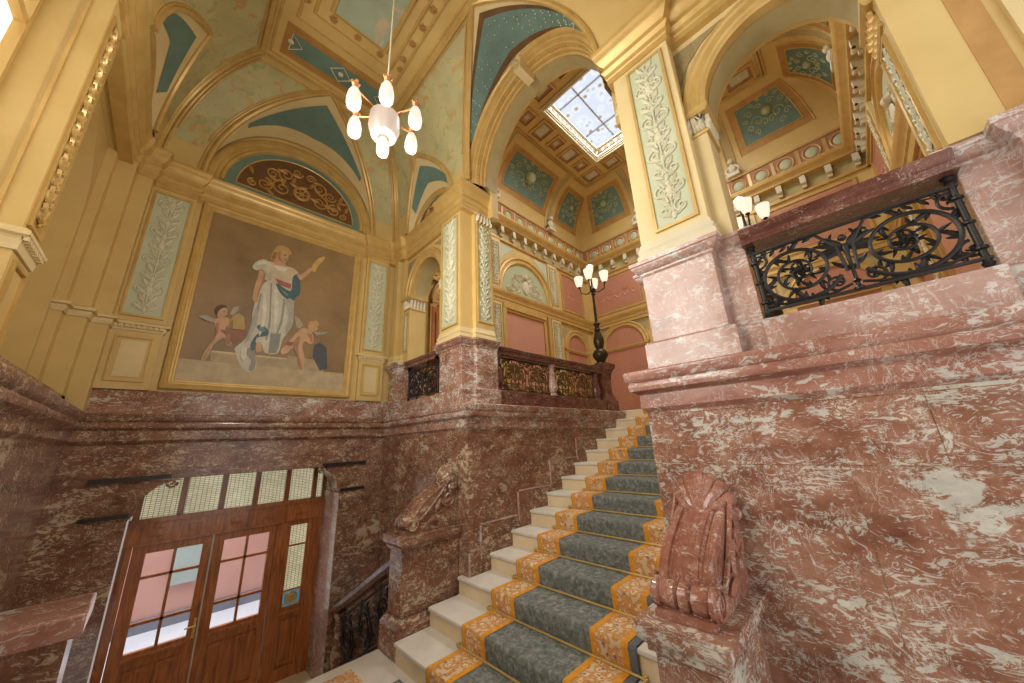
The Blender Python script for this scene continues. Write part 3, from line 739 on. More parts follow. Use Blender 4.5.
# jamb pilasters of the small arches with leafy impost capitals, spandrel walls and archivolts
for side, mat in ((1, OCH), (-1, OCHL)):
    y0 = lambda v: v if side > 0 else MV-v
    for va, vb_, in ((3.84, 4.03 if side > 0 else 3.995), (4.93, 5.12)):
        a, c = sorted((y0(va), y0(vb_)))
        MB().box(2.56, 2.86, a, c, 1.30, 2.24).build('jamb_pilaster', mat, wr)
        if side < 0 and va < 4: pass
        elif side > 0: relief_panel(W_R, a+.05, c-.05, 1.5, 2.12, -.06, wr, r=.005)
        else:
            relief_panel(lambda a_, b_, z: (a_, c+b_, z), 2.60, 2.76, 1.36, 2.14, 0, wr, r=.006)
            MB().box(2.50, 2.9, VR-.2, c-.001, 1.30, 3.6).build('plain_pier', OCH, wr); MB().box(2.497, 2.6, -.86, -.77, 1.3, 3.2).build('pier_band', GOLDD, wr)
        P = [(2.86, c), (2.56, c), (2.56, a), (2.86, a)] if True else None
        MB().sweep(P, [(-.02, 2.38), (.03, 2.38), (.05, 2.40), (.05, 2.43), (-.02, 2.43)], -1).sweep(P, [(-.02, 2.2), (.012, 2.2), (.02, 2.215), (.012, 2.23), (-.02, 2.23)], -1).build('impost_moulding', GOLD, wr)
        m = MB()
        m.box(2.565, 2.855, a+.005, c-.005, 2.2, 2.4)
        for i in range(5):
            yy = a+(c-a)*(i+.5)/5
            m.T = lambda x, y, z: (2.562-y, x, z); m.leaf((yy, 0, 2.235), pi/2+(i-2)*.12, .10, .045, .012); m.leaf((yy, .01, 2.30), pi/2+(i-2)*.2, .08, .04, .012); m.ball((yy, .016, 2.365), .014, 6)
            for s_ in (-1, 1):
                sp = spiral((a+c)/2+s_*(c-a)*.36, 2.35, .035, 1.4, pi/2, s_, 14); m.tube([(p_, .02, o_) for p_, o_ in sp], .009, 5)
        for i in range(5):
            xx = 2.59+.06*i; e = c if abs(c-y0(4.48)) < abs(a-y0(4.48)) else a; sg = 1 if e == c else -1
            m.T = lambda x, y, z: (x, e+sg*y, z); m.leaf((xx, 0, 2.235), pi/2, .10, .045, .012); m.leaf((xx, .01, 2.30), pi/2, .08, .04, .012); m.ball((xx, .016, 2.365), .014, 6)
        m.T = None; m.build('capital', GOLD if (side < 0 and va > 4) else CREAM, wr)
    c0 = y0(4.48); a, c = sorted((y0(3.82), y0(5.56)))
    q = MB(W_R); arch_panel(q, a, c, -.10, -.40, 2.42, 3.28, c0, .47, 2.425, rz=.545); q.build('spandrel_wall', mat, wr)
    q = MB(W_R); archivolt(q, c0, .45, 2.43, [(0, -.40), (0, -.09), (.0, -.075), (.02, -.06), (.03, -.06), (.045, -.045), (.10, -.045), (.115, -.03), (.145, -.03), (.155, -.05), (.155, -.11)], rz=.525); q.build('archivolt', GOLD, wr)
    q = MB(W_R); archivolt(q, c0, .446, 2.43, [(0, -.36), (0, -.15)], rz=.521); q.build('arch_soffit', BRACKB, wr)
    q = MB(W_R); fill = arc(c0, .30, 2.43)
    for s in (-1, 1):            # painted spandrels
        pts = [(c0+s*.64, 3.14), (c0+s*.2, 3.14), (c0+s*.38, 3.06), (c0+s*.5, 2.95), (c0+s*.58, 2.78), (c0+s*.64, 2.62)]
        q.poly([(p[0], -.098, p[1]) for p in pts], (0, .006, 0))
    q.build('painted_spandrel', SPAN, wr, False)
    a, c = sorted((y0(5.12), y0(5.56)))
    MB().box(2.60, 2.9, a, c, 1.30, 3.25).build('corner_wall', mat, wr)
    for i, (v0, v1, x) in enumerate(((5.12, 5.2, 2.54), (5.24, 5.36, 2.47), (5.38, 5.46, 2.53))):
        a, c = sorted((y0(v0), y0(v1))); MB().box(x, 2.7, a, c, 1.30, 3.25).build('corner_pilaster', mat, wr)
MB().sweep([(2.6, 5.12), (2.54, 5.12), (2.54, 5.22), (2.47, 5.22), (2.47, 5.37), (2.53, 5.37), (2.53, 5.5)], BASEP, 1).build('pilaster_base', OCHL, wr)

# main entablature under the vault
ENT = [(-.1, 3.20), (.008, 3.20), (.008, 3.255), (.018, 3.265), (.018, 3.315), (.03, 3.33), (.042, 3.345), (.042, 3.36), (.02, 3.37), (.02, 3.425), (.035, 3.44), (.06, 3.475), (.075, 3.50), (.075, 3.535), (.085, 3.55), (.095, 3.575), (.095, 3.60), (-.1, 3.64)]
EPL = [(3.0, 3.30), (2.45, 3.30), (2.45, 3.87), (2.55, 3.87), (2.55, 5.10), (2.47, 5.12), (2.47, 5.40), (2.40, 5.40), (2.40, 5.44), (2.0, 5.44), (2.0, 5.5), (-.22, 5.5), (-.22, 5.44), (-.61, 5.44), (-.61, 5.30), (-.75, 5.30), (-.75, 5.16), (-.79, 5.16), (-.79, 3.42), (-.765, 3.42), (-.765, 3.06), (-.9, 3.06)]
tr = empty('trim_1', (.9, 4, ZS), 'structure')
MB().sweep(EPL, ENT, 1).build('entablature', GOLD, tr)
MB().box(2.47, 3.0, 3.31, 3.88, 3.207, 3.665).box(2.47, 2.96, .46, .97, 3.207, 3.665).build('entablature_core', OCHL, tr)
EPR = [(3.0, MV-3.36), (2.45, MV-3.36), (2.45, MV-3.90), (2.55, MV-3.90), (2.55, MV-5.5)]
MB().sweep(EPR, ENT, -1).build('entablature', GOLD, tr)
# ------------------------------------------------------------------ painting wall: plaster, pilasters, painting, lunette
MB(W_B).box(-1.3, 2.7, -.25, -.001, .70, ZS).build('plaster_face', OCH, wb)
def back_pilaster(a0, a1):
    MB(W_B).box(a0-.05, a1+.05, 0, .055, .72, 3.2).build('pilaster_shaft', OCH, wb)
    m = MB(W_B); fillet_frame(m, a0, a1, .80, 1.30, .055, .02, .014); m.build('panel_frame', GOLD, wb, False)
    m = MB(W_B); m.box(a0+.05, a1-.05, .055, .062, .85, 1.25); m.build('pedestal_panel', OCHL, wb, False)
    m = MB(); x0, x1 = a0-.05, a1+.05
    m.sweep([(x1, 5.5), (x1, 5.445), (x0, 5.445), (x0, 5.5)], [(-.02, 1.36), (.01, 1.36), (.02, 1.39), (.02, 1.42), (.045, 1.425), (.045, 1.45), (.01, 1.475), (-.02, 1.475)], 1)
    for i in range(9):
        x = x0+(x1-x0)*(i+.2)/9; m.box(x, x+.03, 5.405, 5.44, 1.39, 1.422)
    m.build('dentil_cornice', OCHL, wb, False)
    relief_panel(W_B, a0, a1, 1.55, 3.12, .056, wb, r=.009)
back_pilaster(-.57, -.27); back_pilaster(2.05, 2.34)
# corner piers stepping towards the window wall
q = MB(lambda a, b, z: (-.96-b, a, z)); arch_panel(q, 3.30, 5.06, 0, .30, .46, 3.4, 4.20, .76, 2.28); q.box(3.25, 5.2, -.15, .4, 3.22, 3.7); q.build('bay_arch', OCH, wl)
for x0, x1, y in ((-1.3, -.89, 5.02), (-.95, -.75, 5.15), (-.8, -.62, 5.30)):
    MB().box(x0, x1, y, 5.6, .46, 3.25).build('corner_pier', OCH, wb)
m = MB(); m.sweep([(-.62, 5.44), (-.62, 5.30), (-.75, 5.30), (-.75, 5.15), (-.89, 5.15), (-.89, 5.02), (-1.06, 5.02)], [(-.02, 1.36), (.01, 1.36), (.02, 1.39), (.02, 1.42), (.045, 1.425), (.045, 1.45), (.01, 1.475), (-.02, 1.475)], 1)
m.build('dentil_cornice', OCHL, wb, False)

wf = empty('light_block_wall', (0, -.7, ZL), 'structure')  # unseen partial wall behind the eye, added to block sky light on window jamb
MB().box(-1.7, .25, -.8, -.62, ZL-.1, 5.3).box(.25, 2.6, -.8, -.62, 3.1, 5.3).box(-1.5, -1.2, -.7, .9, ZL-.1, 5.3).build('plaster_face', OCH, wf)
pt = thing('framed_painting', 'large gilt-framed painting of a woman in white raising a torch with two cherubs', 'painting', (.87, 5.49, .75))
m = MB(W_B); P0, P1, Q0, Q1 = -.15, 1.90, .755, 3.24
FR = [(0, .0), (0, .05), (.03, .06), (.05, .045), (.06, .03), (.075, .03), (.085, .02), (.10, .02), (.105, .008)]
rows = []
for d, h in FR: rows.append([(P0+d, h, Q0+d), (P1-d, h, Q0+d), (P1-d, h, Q1-d), (P0+d, h, Q1-d)])
m.grid(rows, cv=True); m.build('gilt_frame', GOLD, pt, False)
def canvas_mat():
    mt, nt, b = new_mat('brown_painted_canvas')
    co = coords(nt); n = noise(nt, co, 1.3, 5, .6)
    col = ramp(nt, n.outputs[0], [(.3, lin((118, 94, 60))), (.6, lin((148, 120, 80))), (.8, lin((164, 136, 96)))])
    nt.links.new(col, b.inputs['Base Color']); b.inputs['Roughness'].default_value = .5; return mt
MB(W_B).box(P0+.09, P1-.09, .002, .010, Q0+.09, Q1-.09).build('canvas', canvas_mat(), pt, False)
PC = dict(ledge=(190, 170, 132), step=(178, 158, 122), steptop=(206, 186, 146), blue=(78, 84, 92), white=(204, 198, 178), fold=(150, 150, 138), grey=(138, 140, 130), cream=(208, 190, 158), skin=(204, 162, 122), pink=(176, 104, 88), teal=(72, 100, 108), gold=(206, 172, 98), blond=(196, 156, 94), wing=(170, 160, 138), pinkd=(150, 96, 72), brown=(84, 54, 34), hi=(222, 216, 198), skins=(172, 126, 92), tealhi=(110, 140, 144), dress2=(176, 174, 160), hair2=(150, 112, 66), mouth=(150, 84, 70), straw=(188, 154, 92))
PMAT = {k: paint('painted_'+k, v, tuple(int(x*.88) for x in v), .55, 9) for k, v in PC.items()}
PAINT=[('ledge',[(0.05,1.117),(1.736,1.125),(1.747,0.865),(0.032,0.862)]),
('step',[(0.21,1.242),(0.681,1.251),(1.028,1.256),(1.037,1.302),(1.507,1.279),(1.507,1.119),(0.241,1.119)]),
('steptop',[(0.231,1.254),(0.693,1.259),(1.027,1.263),(1.021,1.242),(0.684,1.232),(0.223,1.229)]),
('blue',[(1.341,1.506),(1.414,1.555),(1.517,1.499),(1.559,1.178),(1.459,1.131),(1.344,1.328)]),
('white',[(0.654,2.338),(0.8,2.411),(0.966,2.38),(1.01,2.13),(1.038,1.772),(0.984,1.619),(0.941,1.508),(0.91,1.317),(0.764,1.305),(0.708,1.433),(0.637,1.389),(0.692,1.172),(0.684,1.045),(0.613,1.022),(0.529,1.104),(0.458,1.265),(0.449,1.326),(0.538,1.468),(0.565,1.67),(0.558,1.871),(0.584,2.155)]),
('fold',[(0.699,2.316),(0.718,2.321),(0.777,1.716),(0.768,1.477),(0.747,1.473),(0.75,1.779)]),
('fold',[(0.602,2.125),(0.62,2.148),(0.622,1.683),(0.567,1.441),(0.537,1.388),(0.585,1.675)]),
('fold',[(0.878,2.131),(0.91,2.103),(0.912,1.745),(0.867,1.546),(0.846,1.542),(0.884,1.809)]),
('fold',[(0.505,1.272),(0.629,1.355),(0.685,1.171),(0.677,1.044),(0.621,1.054),(0.635,1.165),(0.569,1.25)]),
('grey',[(0.794,1.583),(0.915,1.606),(0.913,1.401),(0.896,1.315),(0.804,1.301)]),
('cream',[(0.604,2.616),(0.727,2.642),(0.801,2.631),(0.935,2.639),(1.021,2.552),(0.963,2.398),(0.803,2.385),(0.654,2.338),(0.611,2.415)]),
('white',[(0.466,2.493),(0.51,2.6),(0.599,2.652),(0.664,2.582),(0.654,2.448),(0.579,2.496),(0.517,2.456)]),
('skin',[(0.553,2.487),(0.625,2.457),(0.623,2.328),(0.584,2.155),(0.585,2.05),(0.605,2.003),(0.568,1.983),(0.53,2.035),(0.527,2.191),(0.544,2.357)]),
('pink',[(0.744,2.404),(0.951,2.375),(0.945,2.298),(0.797,2.32)]),
('teal',[(0.766,2.337),(0.95,2.262),(0.952,2.49),(1.021,2.552),(1.075,2.279),(1.033,2.192),(0.983,2.104),(0.906,2.138),(0.825,2.207)]),
('teal',[(0.627,1.65),(0.688,1.68),(0.764,1.611),(0.759,1.542),(0.649,1.489),(0.654,1.359),(0.623,1.306),(0.595,1.382),(0.632,1.518),(0.676,1.577)]),
('skin',[(0.99,2.561),(1.062,2.468),(1.129,2.568),(1.187,2.687),(1.161,2.719),(1.092,2.615),(1.036,2.557)]),
('gold',[(1.179,2.705),(1.2,2.814),(1.255,2.917),(1.344,2.984),(1.325,2.901),(1.268,2.797),(1.231,2.67)]),
('skin',[(0.702,2.729),(0.787,2.749),(0.844,2.646),(0.761,2.609),(0.687,2.628)]),
('skin',[(0.702,2.844),(0.783,2.896),(0.847,2.862),(0.859,2.768),(0.834,2.681),(0.767,2.676),(0.716,2.734)]),
('blond',[(0.65,2.69),(0.669,2.831),(0.72,2.93),(0.822,2.944),(0.891,2.879),(0.866,2.83),(0.802,2.864),(0.734,2.818),(0.721,2.736),(0.682,2.664)]),
('skin',[(0.658,1.425),(0.707,1.44),(0.731,1.322),(0.676,1.291),(0.654,1.359)]),
('wing',[(0.035,1.664),(0.107,1.69),(0.202,1.655),(0.198,1.607),(0.119,1.612)]),
('wing',[(0.325,1.764),(0.348,1.852),(0.408,1.894),(0.402,1.815),(0.353,1.738)]),
('skin',[(0.194,1.638),(0.243,1.69),(0.323,1.699),(0.344,1.639),(0.31,1.552),(0.348,1.528),(0.411,1.509),(0.401,1.412),(0.399,1.343),(0.354,1.335),(0.317,1.428),(0.231,1.321),(0.203,1.152),(0.155,1.116),(0.154,1.189),(0.205,1.347),(0.241,1.476),(0.212,1.563)]),
('pinkd',[(0.267,1.528),(0.406,1.54),(0.522,1.579),(0.514,1.464),(0.452,1.389),(0.38,1.393),(0.335,1.463)]),
('skin',[(0.188,1.779),(0.23,1.848),(0.293,1.821),(0.3,1.742),(0.266,1.686),(0.215,1.69)]),
('brown',[(0.175,1.76),(0.187,1.827),(0.24,1.863),(0.29,1.843),(0.246,1.819),(0.212,1.769),(0.206,1.704)]),
('straw',[(0.332,1.557),(0.33,1.652),(0.365,1.741),(0.419,1.786),(0.478,1.751),(0.51,1.577)]),
('wing',[(1.087,1.729),(1.046,1.9),(1.1,1.876),(1.171,1.782),(1.133,1.72)]),
('wing',[(1.319,1.703),(1.51,1.74),(1.465,1.694),(1.356,1.655)]),
('skin',[(1.073,1.601),(1.162,1.733),(1.271,1.712),(1.333,1.577),(1.294,1.506),(1.214,1.538),(1.194,1.446),(1.241,1.296),(1.236,1.134),(1.187,1.128),(1.152,1.301),(1.081,1.411),(1.019,1.333),(0.958,1.307),(0.944,1.372),(0.991,1.448)]),
('pinkd',[(1.012,1.503),(1.099,1.501),(1.049,1.44),(0.962,1.45)]),
('skin',[(1.235,1.759),(1.273,1.841),(1.352,1.839),(1.362,1.748),(1.304,1.7),(1.25,1.707)]),
('dress2',[(0.565,1.67),(0.575,1.841),(0.591,1.913),(0.626,1.751),(0.587,1.51),(0.535,1.404),(0.496,1.334),(0.539,1.462)]),
('dress2',[(0.896,2.099),(0.996,2.126),(1.032,1.771),(0.983,1.626),(0.956,1.614),(0.973,1.829),(0.937,2.001)]),
('hi',[(0.632,2.098),(0.659,2.141),(0.701,1.941),(0.706,1.701),(0.682,1.528),(0.668,1.558),(0.667,1.794)]),
('hi',[(0.75,2.24),(0.788,2.215),(0.84,1.976),(0.842,1.695),(0.819,1.622),(0.795,1.894)]),
('hi',[(0.515,1.321),(0.568,1.345),(0.575,1.204),(0.553,1.154),(0.514,1.211)]),
('dress2',[(0.643,2.426),(0.676,2.492),(0.701,2.408),(0.694,2.354),(0.659,2.343)]),
('hi',[(0.705,2.596),(0.819,2.606),(0.879,2.6),(0.828,2.533),(0.742,2.526)]),
('hi',[(0.494,2.521),(0.526,2.584),(0.589,2.622),(0.62,2.596),(0.545,2.547)]),
('skins',[(0.609,2.433),(0.622,2.419),(0.616,2.3),(0.593,2.151),(0.588,2.068),(0.573,2.064),(0.582,2.19),(0.597,2.32)]),
('skins',[(1.058,2.474),(1.079,2.508),(1.14,2.591),(1.176,2.668),(1.184,2.654),(1.132,2.549),(1.072,2.467)]),
('skins',[(0.723,2.814),(0.755,2.838),(0.76,2.75),(0.791,2.689),(0.762,2.686),(0.727,2.738)]),
('brown',[(0.801,2.801),(0.829,2.819),(0.83,2.804),(0.803,2.786)]),
('mouth',[(0.816,2.729),(0.841,2.746),(0.84,2.726),(0.821,2.715)]),
('hair2',[(0.657,2.7),(0.678,2.808),(0.713,2.798),(0.711,2.728),(0.689,2.674)]),
('tealhi',[(0.817,2.278),(0.88,2.234),(0.929,2.189),(0.902,2.174),(0.843,2.224)]),
('tealhi',[(0.647,1.638),(0.697,1.651),(0.741,1.599),(0.702,1.578),(0.662,1.597)]),
('skins',[(0.216,1.595),(0.236,1.612),(0.247,1.539),(0.248,1.477),(0.231,1.382),(0.197,1.255),(0.175,1.148),(0.167,1.147),(0.203,1.301),(0.232,1.459)]),
('skins',[(0.342,1.495),(0.373,1.476),(0.391,1.354),(0.369,1.344),(0.339,1.432)]),
('brown',[(0.258,1.771),(0.271,1.78),(0.275,1.768),(0.262,1.759)]),
('skins',[(1.098,1.564),(1.147,1.597),(1.142,1.438),(1.189,1.237),(1.223,1.139),(1.194,1.136),(1.136,1.333),(1.077,1.445)]),
('skins',[(1.23,1.667),(1.293,1.661),(1.314,1.574),(1.289,1.526),(1.269,1.595)]),
('dress2',[(0.049,1.645),(0.124,1.65),(0.194,1.622),(0.142,1.611)]),
('hair2',[(0.343,1.565),(0.348,1.64),(0.365,1.692),(0.388,1.568)]),
('blond',[(1.22,1.756),(1.241,1.845),(1.331,1.891),(1.376,1.826),(1.357,1.795),(1.291,1.819)])]

def smooth_poly(p):
    n = len(p)
    if n < 7: return p
    out = []
    for i in range(n):
        a, b_, c, d = p[i-1], p[i], p[(i+1) % n], p[(i+2) % n]
        for t in (0, .33, .66):
            out.append(tuple(.5*((2*b_[k])+(-a[k]+c[k])*t+(2*a[k]-5*b_[k]+4*c[k]-d[k])*t*t+(-a[k]+3*b_[k]-3*c[k]+d[k])*t**3) for k in (0, 1)))
    return out
for i, (k, pl) in enumerate(PAINT):
    h = .0105+.0004*i
    q = [p for p in (smooth_poly(pl) if k not in ('ledge', 'step', 'steptop') else pl)]
    if k == 'ledge': q = [(P0+.105, 1.115), (P1-.105, 1.125), (P1-.105, Q0+.105), (P0+.105, Q0+.105)]
    MB(W_B).poly([(min(max(p[0], P0+.105), P1-.105), h, p[1]) for p in q], (0, .0004, 0)).build('painted_figure' if k not in ('ledge', 'step', 'steptop') else 'painted_plinth', PMAT[k], pt, False)

# ------------------------------------------------------------------ window wall above the ledge
MB().box(-1.5, -1.14, 3.3, 5.6, .46, ZS).build('bay_wall', OCHL, wl)
MB().box(-1.3, -.775, 3.08, 3.40, .46, 3.22).build('pier_shaft', OCH, wl)
relief_panel(lambda a, b, z: (-.775+b, a, z), 3.13, 3.33, 1.34, 3.04, 0, wl, GOLDD, GOLD, r=.012)
m = MB(); m.sweep([(-1.06, 3.40), (-.775, 3.40), (-.775, 3.08), (-.87, 3.08)], [(-.02, 1.14), (.012, 1.14), (.015, 1.17), (.02, 1.20), (.02, 1.22), (.042, 1.23), (.042, 1.255), (.02, 1.275), (-.02, 1.28)], 1)
for i in range(8):
    y = 3.06+.045*i; m.box(-.76, -.735, y, y+.025, 1.20, 1.228)
m.build('dentil_cornice', OCHL, wl, False)
m = MB(lambda a, b, z: (-.775+b, a, z)); fillet_frame(m, 3.12, 3.36, .60, 1.1, 0, .025, .016); m.build('panel_frame', GOLD, wl, False)
MB().box(-.885, -.868, 3.068, 3.09, .46, 3.2).build('jamb_bead', GOLD, wl, False)
MB().box(-1.1, -.885, 3.10, 3.3, .46, 3.6).build('window_jamb', WINW, wl)
MB().box(-1.2, -1.04, .9, 1.1, .46, 3.6).build('window_jamb', WINW, wl)
MB().box(-1.3, -.765, .6, 1.0, .46, 3.22).build('pier_shaft', OCH, wl)
win = empty('window_1', (-1.1, 2.1, .5), 'structure')
m = MB()
for y in (1.1, 2.08, 3.04): m.box(-1.10, -1.03, y, y+.06, .6, 3.7)
for z in (.6, 1.6, 2.58): m.box(-1.10, -1.035, 1.1, 3.1, z, z+.055)
q = [(2.1+1.0*cos(pi*i/16), 2.6+.75*sin(pi*i/16)) for i in range(17)]
m.tube([(-1.06, a, z) for a, z in q], .035, 6)
m.build('window_frame', GOLD, win, False)
PANE = emis('daylit_window_glass', (255, 246, 228), .9, (250, 250, 245))
MB().box(-1.085, -1.08, 1.12, 3.08, .62, 3.68).build('window_pane', PANE, win, False)

# ------------------------------------------------------------------ vault over the stair hall
vt = empty('ceiling', (.9, 2.2, ZC), 'structure')
DU, DV = .75, 1.07; UR = 2.5; ULc = -.69; VBc = 5.49
zc = lambda s: ZS+(ZC-ZS)*sqrt(max(0, 1-(1-s)**2))
def FRt(s, t, l=0): return (UR-DU*s-l*(1-s), t, zc(s)-l*s)
def FLt(s, t, l=0): return (ULc+DU*s+l*(1-s), t, zc(s)-l*s)
def FBk(s, t, l=0): return (t, VBc-DV*s-l*(1-s), zc(s)-l*s)
SL = [0, .01, .03, .06, .1, .15, .2, .26, .32, .4, .5, .6, .7, .8, .9, 1.]
def patch(face, f, g, s0, s1, mat, name, l=0, n=8, parent=None):
    S = [s0]+[s for s in SL if s0 < s < s1]+[s1]
    return MB().grid([[face(s, f(s)+(g(s)-f(s))*j/n, l) for j in range(n+1)] for s in S]).build(name, mat, parent or vt)
def rib(face, f, s0, s1, r=.028, mat=GOLD, name='groin_rib', l=0, par=None):
    S = [s0+(s1-s0)*(i/24)**1.6 for i in range(25)]
    return MB().tube([face(s, f(s), l) for s in S], r, 8).build(name, mat, par or vt)
VM = 2.165; RB = 1.10; BC, BR = .905, 1.14; SC_, SRr, ST = 4.33, .70, .36
for face, sg in ((FRt, 1), (FLt, -1)):
    gb = lambda s: VM+RB*(1-s)
    dg = lambda s: VBc-DV*s
    sl = lambda s: SC_-SRr*(1-s/ST); sh = lambda s: SC_+SRr*(1-s/ST)
    patch(face, gb, sl, 0, ST, OCH, 'cove'); patch(face, sh, dg, 0, ST, OCH, 'cove'); patch(face, gb, dg, ST, 1, OCH, 'cove')
    i = .10
    patch(face, lambda s: gb(s)+i, lambda s: max(gb(s)+i+.02, sl(s)-i*.8), .02, ST, FLOR, 'painted_panel', .006)
    patch(face, lambda s: gb(s)+i, lambda s: dg(s)-i, ST, .93, FLOR, 'painted_panel', .006)
    patch(face, lambda s: sh(s)+i*.8, lambda s: max(sh(s)+i*.8+.01, dg(s)-i), .05, ST, FLOR, 'painted_panel', .006)
    for off, r in ((0, .034), (.055, .014)):
        rib(face, lambda s: gb(s)+off, 0, 1, r, l=.005); rib(face, lambda s: dg(s)-off, 0, 1, r, l=.005)
    rib(face, lambda s: gb(s)-.04, 0, .9, .02, l=.0)
    rib(face, lambda s: gb(s)+i, .06, .93, .011, l=.012); rib(face, lambda s: dg(s)-i, .06, .93, .011, l=.012)
    MB().tube([face(.93, gb(.93)+i+(dg(.93)-gb(.93)-2*i)*j/8, .012) for j in range(9)], .011, 6).build('panel_fillet', GOLD, vt)
    rib(face, sl, 0, ST, .03, l=.01); rib(face, sh, 0, ST, .03, l=.01)
    rib(face, lambda s: sl(s)-.05, 0, ST, .012, l=.01)
    patch(face, lambda s: -.1, lambda s: VM-RB*(1-s), 0, 1, OCH, 'cove')
    rib(face, lambda s: VM-RB*(1-s), 0, 1, .034, l=.005)
    # small side cap and its lunette
    wall = (UR+.10) if sg > 0 else (ULc-.10)
    rz = .47; R = .60
    N = 24; A, G = [], []
    for k in range(N+1):
        t = pi*k/N; A.append((wall, SC_+R*cos(t), ZS+rz*sin(t))); s = ST*(1-abs(cos(t))); G.append(face(s, SC_+SRr*cos(t)))
    mid = lambda p, q, f: tuple(p[j]+(q[j]-p[j])*f for j in range(3))
    MB().grid([A, [mid(a, g, .5) for a, g in zip(A, G)], G]).build('cap_vault', OCHL, vt)
    MB().grid([[mid(a, g, .30) for a, g in zip(A, G)][5:-5], [mid(a, g, .74) for a, g in zip(A, G)][5:-5]]).build('cap_panel', TEAL, vt).location = (-.006*sg, 0, -.006)
    T = (lambda a, b, z: (wall-b, a, z)) if sg > 0 else (lambda a, b, z: (wall+b, a, z))
    q = MB(T); archivolt(q, SC_, R-.10, ZS, [(-.01, .0), (0, .03), (.03, .045), (.05, .03), (.08, .04), (.11, .03), (.12, 0)], rz=rz-.10); q.build('lunette_arch', GOLD, vt)
    q = MB(T); q.poly([(a, -.02, z) for a, z in arc(SC_, R, ZS, rz=rz)], (0, .02, 0)); q.build('lunette_ground', TEAL, vt, False)
    q = MB(T); q.poly([(a, .0, z) for a, z in arc(SC_, R-.16, ZS+.03, rz=rz-.17)], (0, .006, 0)); q.build('lunette_field', BROWNO, vt, False)
    q = MB(T); scroll_halfdisc(q, SC_, R-.17, ZS+.03, .012, .009, rz-.18); q.build('lunette_ornament', GOLDD, vt)
    # great cap over the stair arch / window
    wall2 = UR if sg > 0 else ULc
    A, G = [], []
    for k in range(33):
        t = pi*k/32; A.append((wall2+.04*sg, VM+(RB-.02)*cos(t), ZS+1.27*sin(t))); G.append(face(1-abs(cos(t)), VM+RB*cos(t)))
    MB().grid([A, [mid(a, g, .5) for a, g in zip(A, G)], G]).build('cap_vault', OCHL, vt)
    for rng in ((4, 29),):
        a_ = [mid(A[k], G[k], .07) for k in range(*rng)]; g_ = [mid(A[k], G[k], .84) for k in range(*rng)]
        o = MB().grid([a_, [mid(p, q2, .5) for p, q2 in zip(a_, g_)], g_]).build('cap_border', BROWNO, vt); o.location = (-.004*sg, 0, -.006)
        r2 = (rng[0]+1, rng[1]-0)
        a_ = [mid(A[k], G[k], .17) for k in range(*r2)]; g_ = [mid(A[k], G[k], .74) for k in range(*r2)]
        o = MB().grid([a_, [mid(p, q2, .5) for p, q2 in zip(a_, g_)], g_]).build('cap_panel', TEAL, vt); o.location = (-.009*sg, 0, -.012)
        q = MB(); n = 0
        for k in range(r2[0], r2[1]):
            for f in (.26, .36, .46, .56, .66):
                if random.random() < .75:
                    p = mid(A[k], G[k], f+random.uniform(-.03, .03)); q.ball((p[0]-.012*sg, p[1]+random.uniform(-.02, .02), p[2]-.016), .009, 5)
        q.build('gilt_stars', CREAM, o)
# painting side
dl = lambda s: ULc+DU*s; dr = lambda s: UR-DU*s
bl_ = lambda s: BC-BR*(1-s); br_ = lambda s: BC+BR*(1-s)
for f, g, sgn in ((dl, bl_, 1), (br_, dr, -1)):
    patch(FBk, f, g, 0, 1, OCH, 'cove')
    f_ = lambda s: f(s)+.09*(1 if sgn > 0 else .7); g_ = lambda s: max(f(s)+.1, g(s)-.09)
    rib(FBk, f_, .06, .88, .011, l=.012); rib(FBk, g_, .06, .88, .011, l=.012)
    MB().tube([FBk(.88, f_(.88)+(g_(.88)-f_(.88))*j/8, .012) for j in range(9)], .011, 6).build('panel_fillet', GOLD, vt)
    patch(FBk, lambda s: f(s)+.09*(1 if sgn > 0 else .7), lambda s: max(f(s)+.1, g(s)-.09) if True else 0, .03, .88, FLOR, 'painted_panel', .006)
for off, r in ((0, .034), (.055, .014)):
    rib(FBk, lambda s: bl_(s)-off, 0, 1, r, l=.005); rib(FBk, lambda s: br_(s)+off, 0, 1, r, l=.005)
    rib(FBk, lambda s: dl(s)+off, 0, 1, r, l=.005); rib(FBk, lambda s: dr(s)-off, 0, 1, r, l=.005)
A, G = [], []
for k in range(41):
    t = pi*k/40; A.append((BC+(BR-.01)*cos(t), VBc, ZS+1.20*sin(t))); G.append(FBk(1-abs(cos(t)), BC+BR*cos(t)))
MB().grid([A, [mid(a, g, .5) for a, g in zip(A, G)], G]).build('cap_vault', OCHL, vt)
for rng in ((10, 31),):
    a_ = [mid(A[k], G[k], .20+.25*abs(k-20)/10) for k in range(*rng)]; g_ = [mid(A[k], G[k], .80-.15*abs(k-20)/10) for k in range(*rng)]
    MB().grid([a_, g_]).build('cap_panel', TEAL, vt).location = (0, -.006, -.01)
q = MB(W_B); archivolt(q, BC, .93, ZS, [(-.015, .0), (-.01, .03), (0, .045), (.03, .05), (.05, .03), (.09, .03), (.10, .05), (.15, .06), (.18, .045), (.2, .03), (.215, 0)], rz=.90); q.build('lunette_arch', GOLD, vt)
q = MB(W_B); q.poly([(a, -.03, z) for a, z in arc(BC, 1.13, ZS, 32, rz=1.2)], (0, .02, 0)); q.build('lunette_wall', OCH, vt, False)
q = MB(W_B); q.poly([(a, -.009, z) for a, z in arc(BC, .93, ZS, 32, rz=.9)], (0, .012, 0)); q.build('lunette_ground', TEAL, vt, False)
q = MB(W_B); q.poly([(a, .003, z) for a, z in arc(BC, .80, ZS+.05, 32, rz=.75)], (0, .006, 0)); q.build('lunette_field', BROWNO, vt, False)
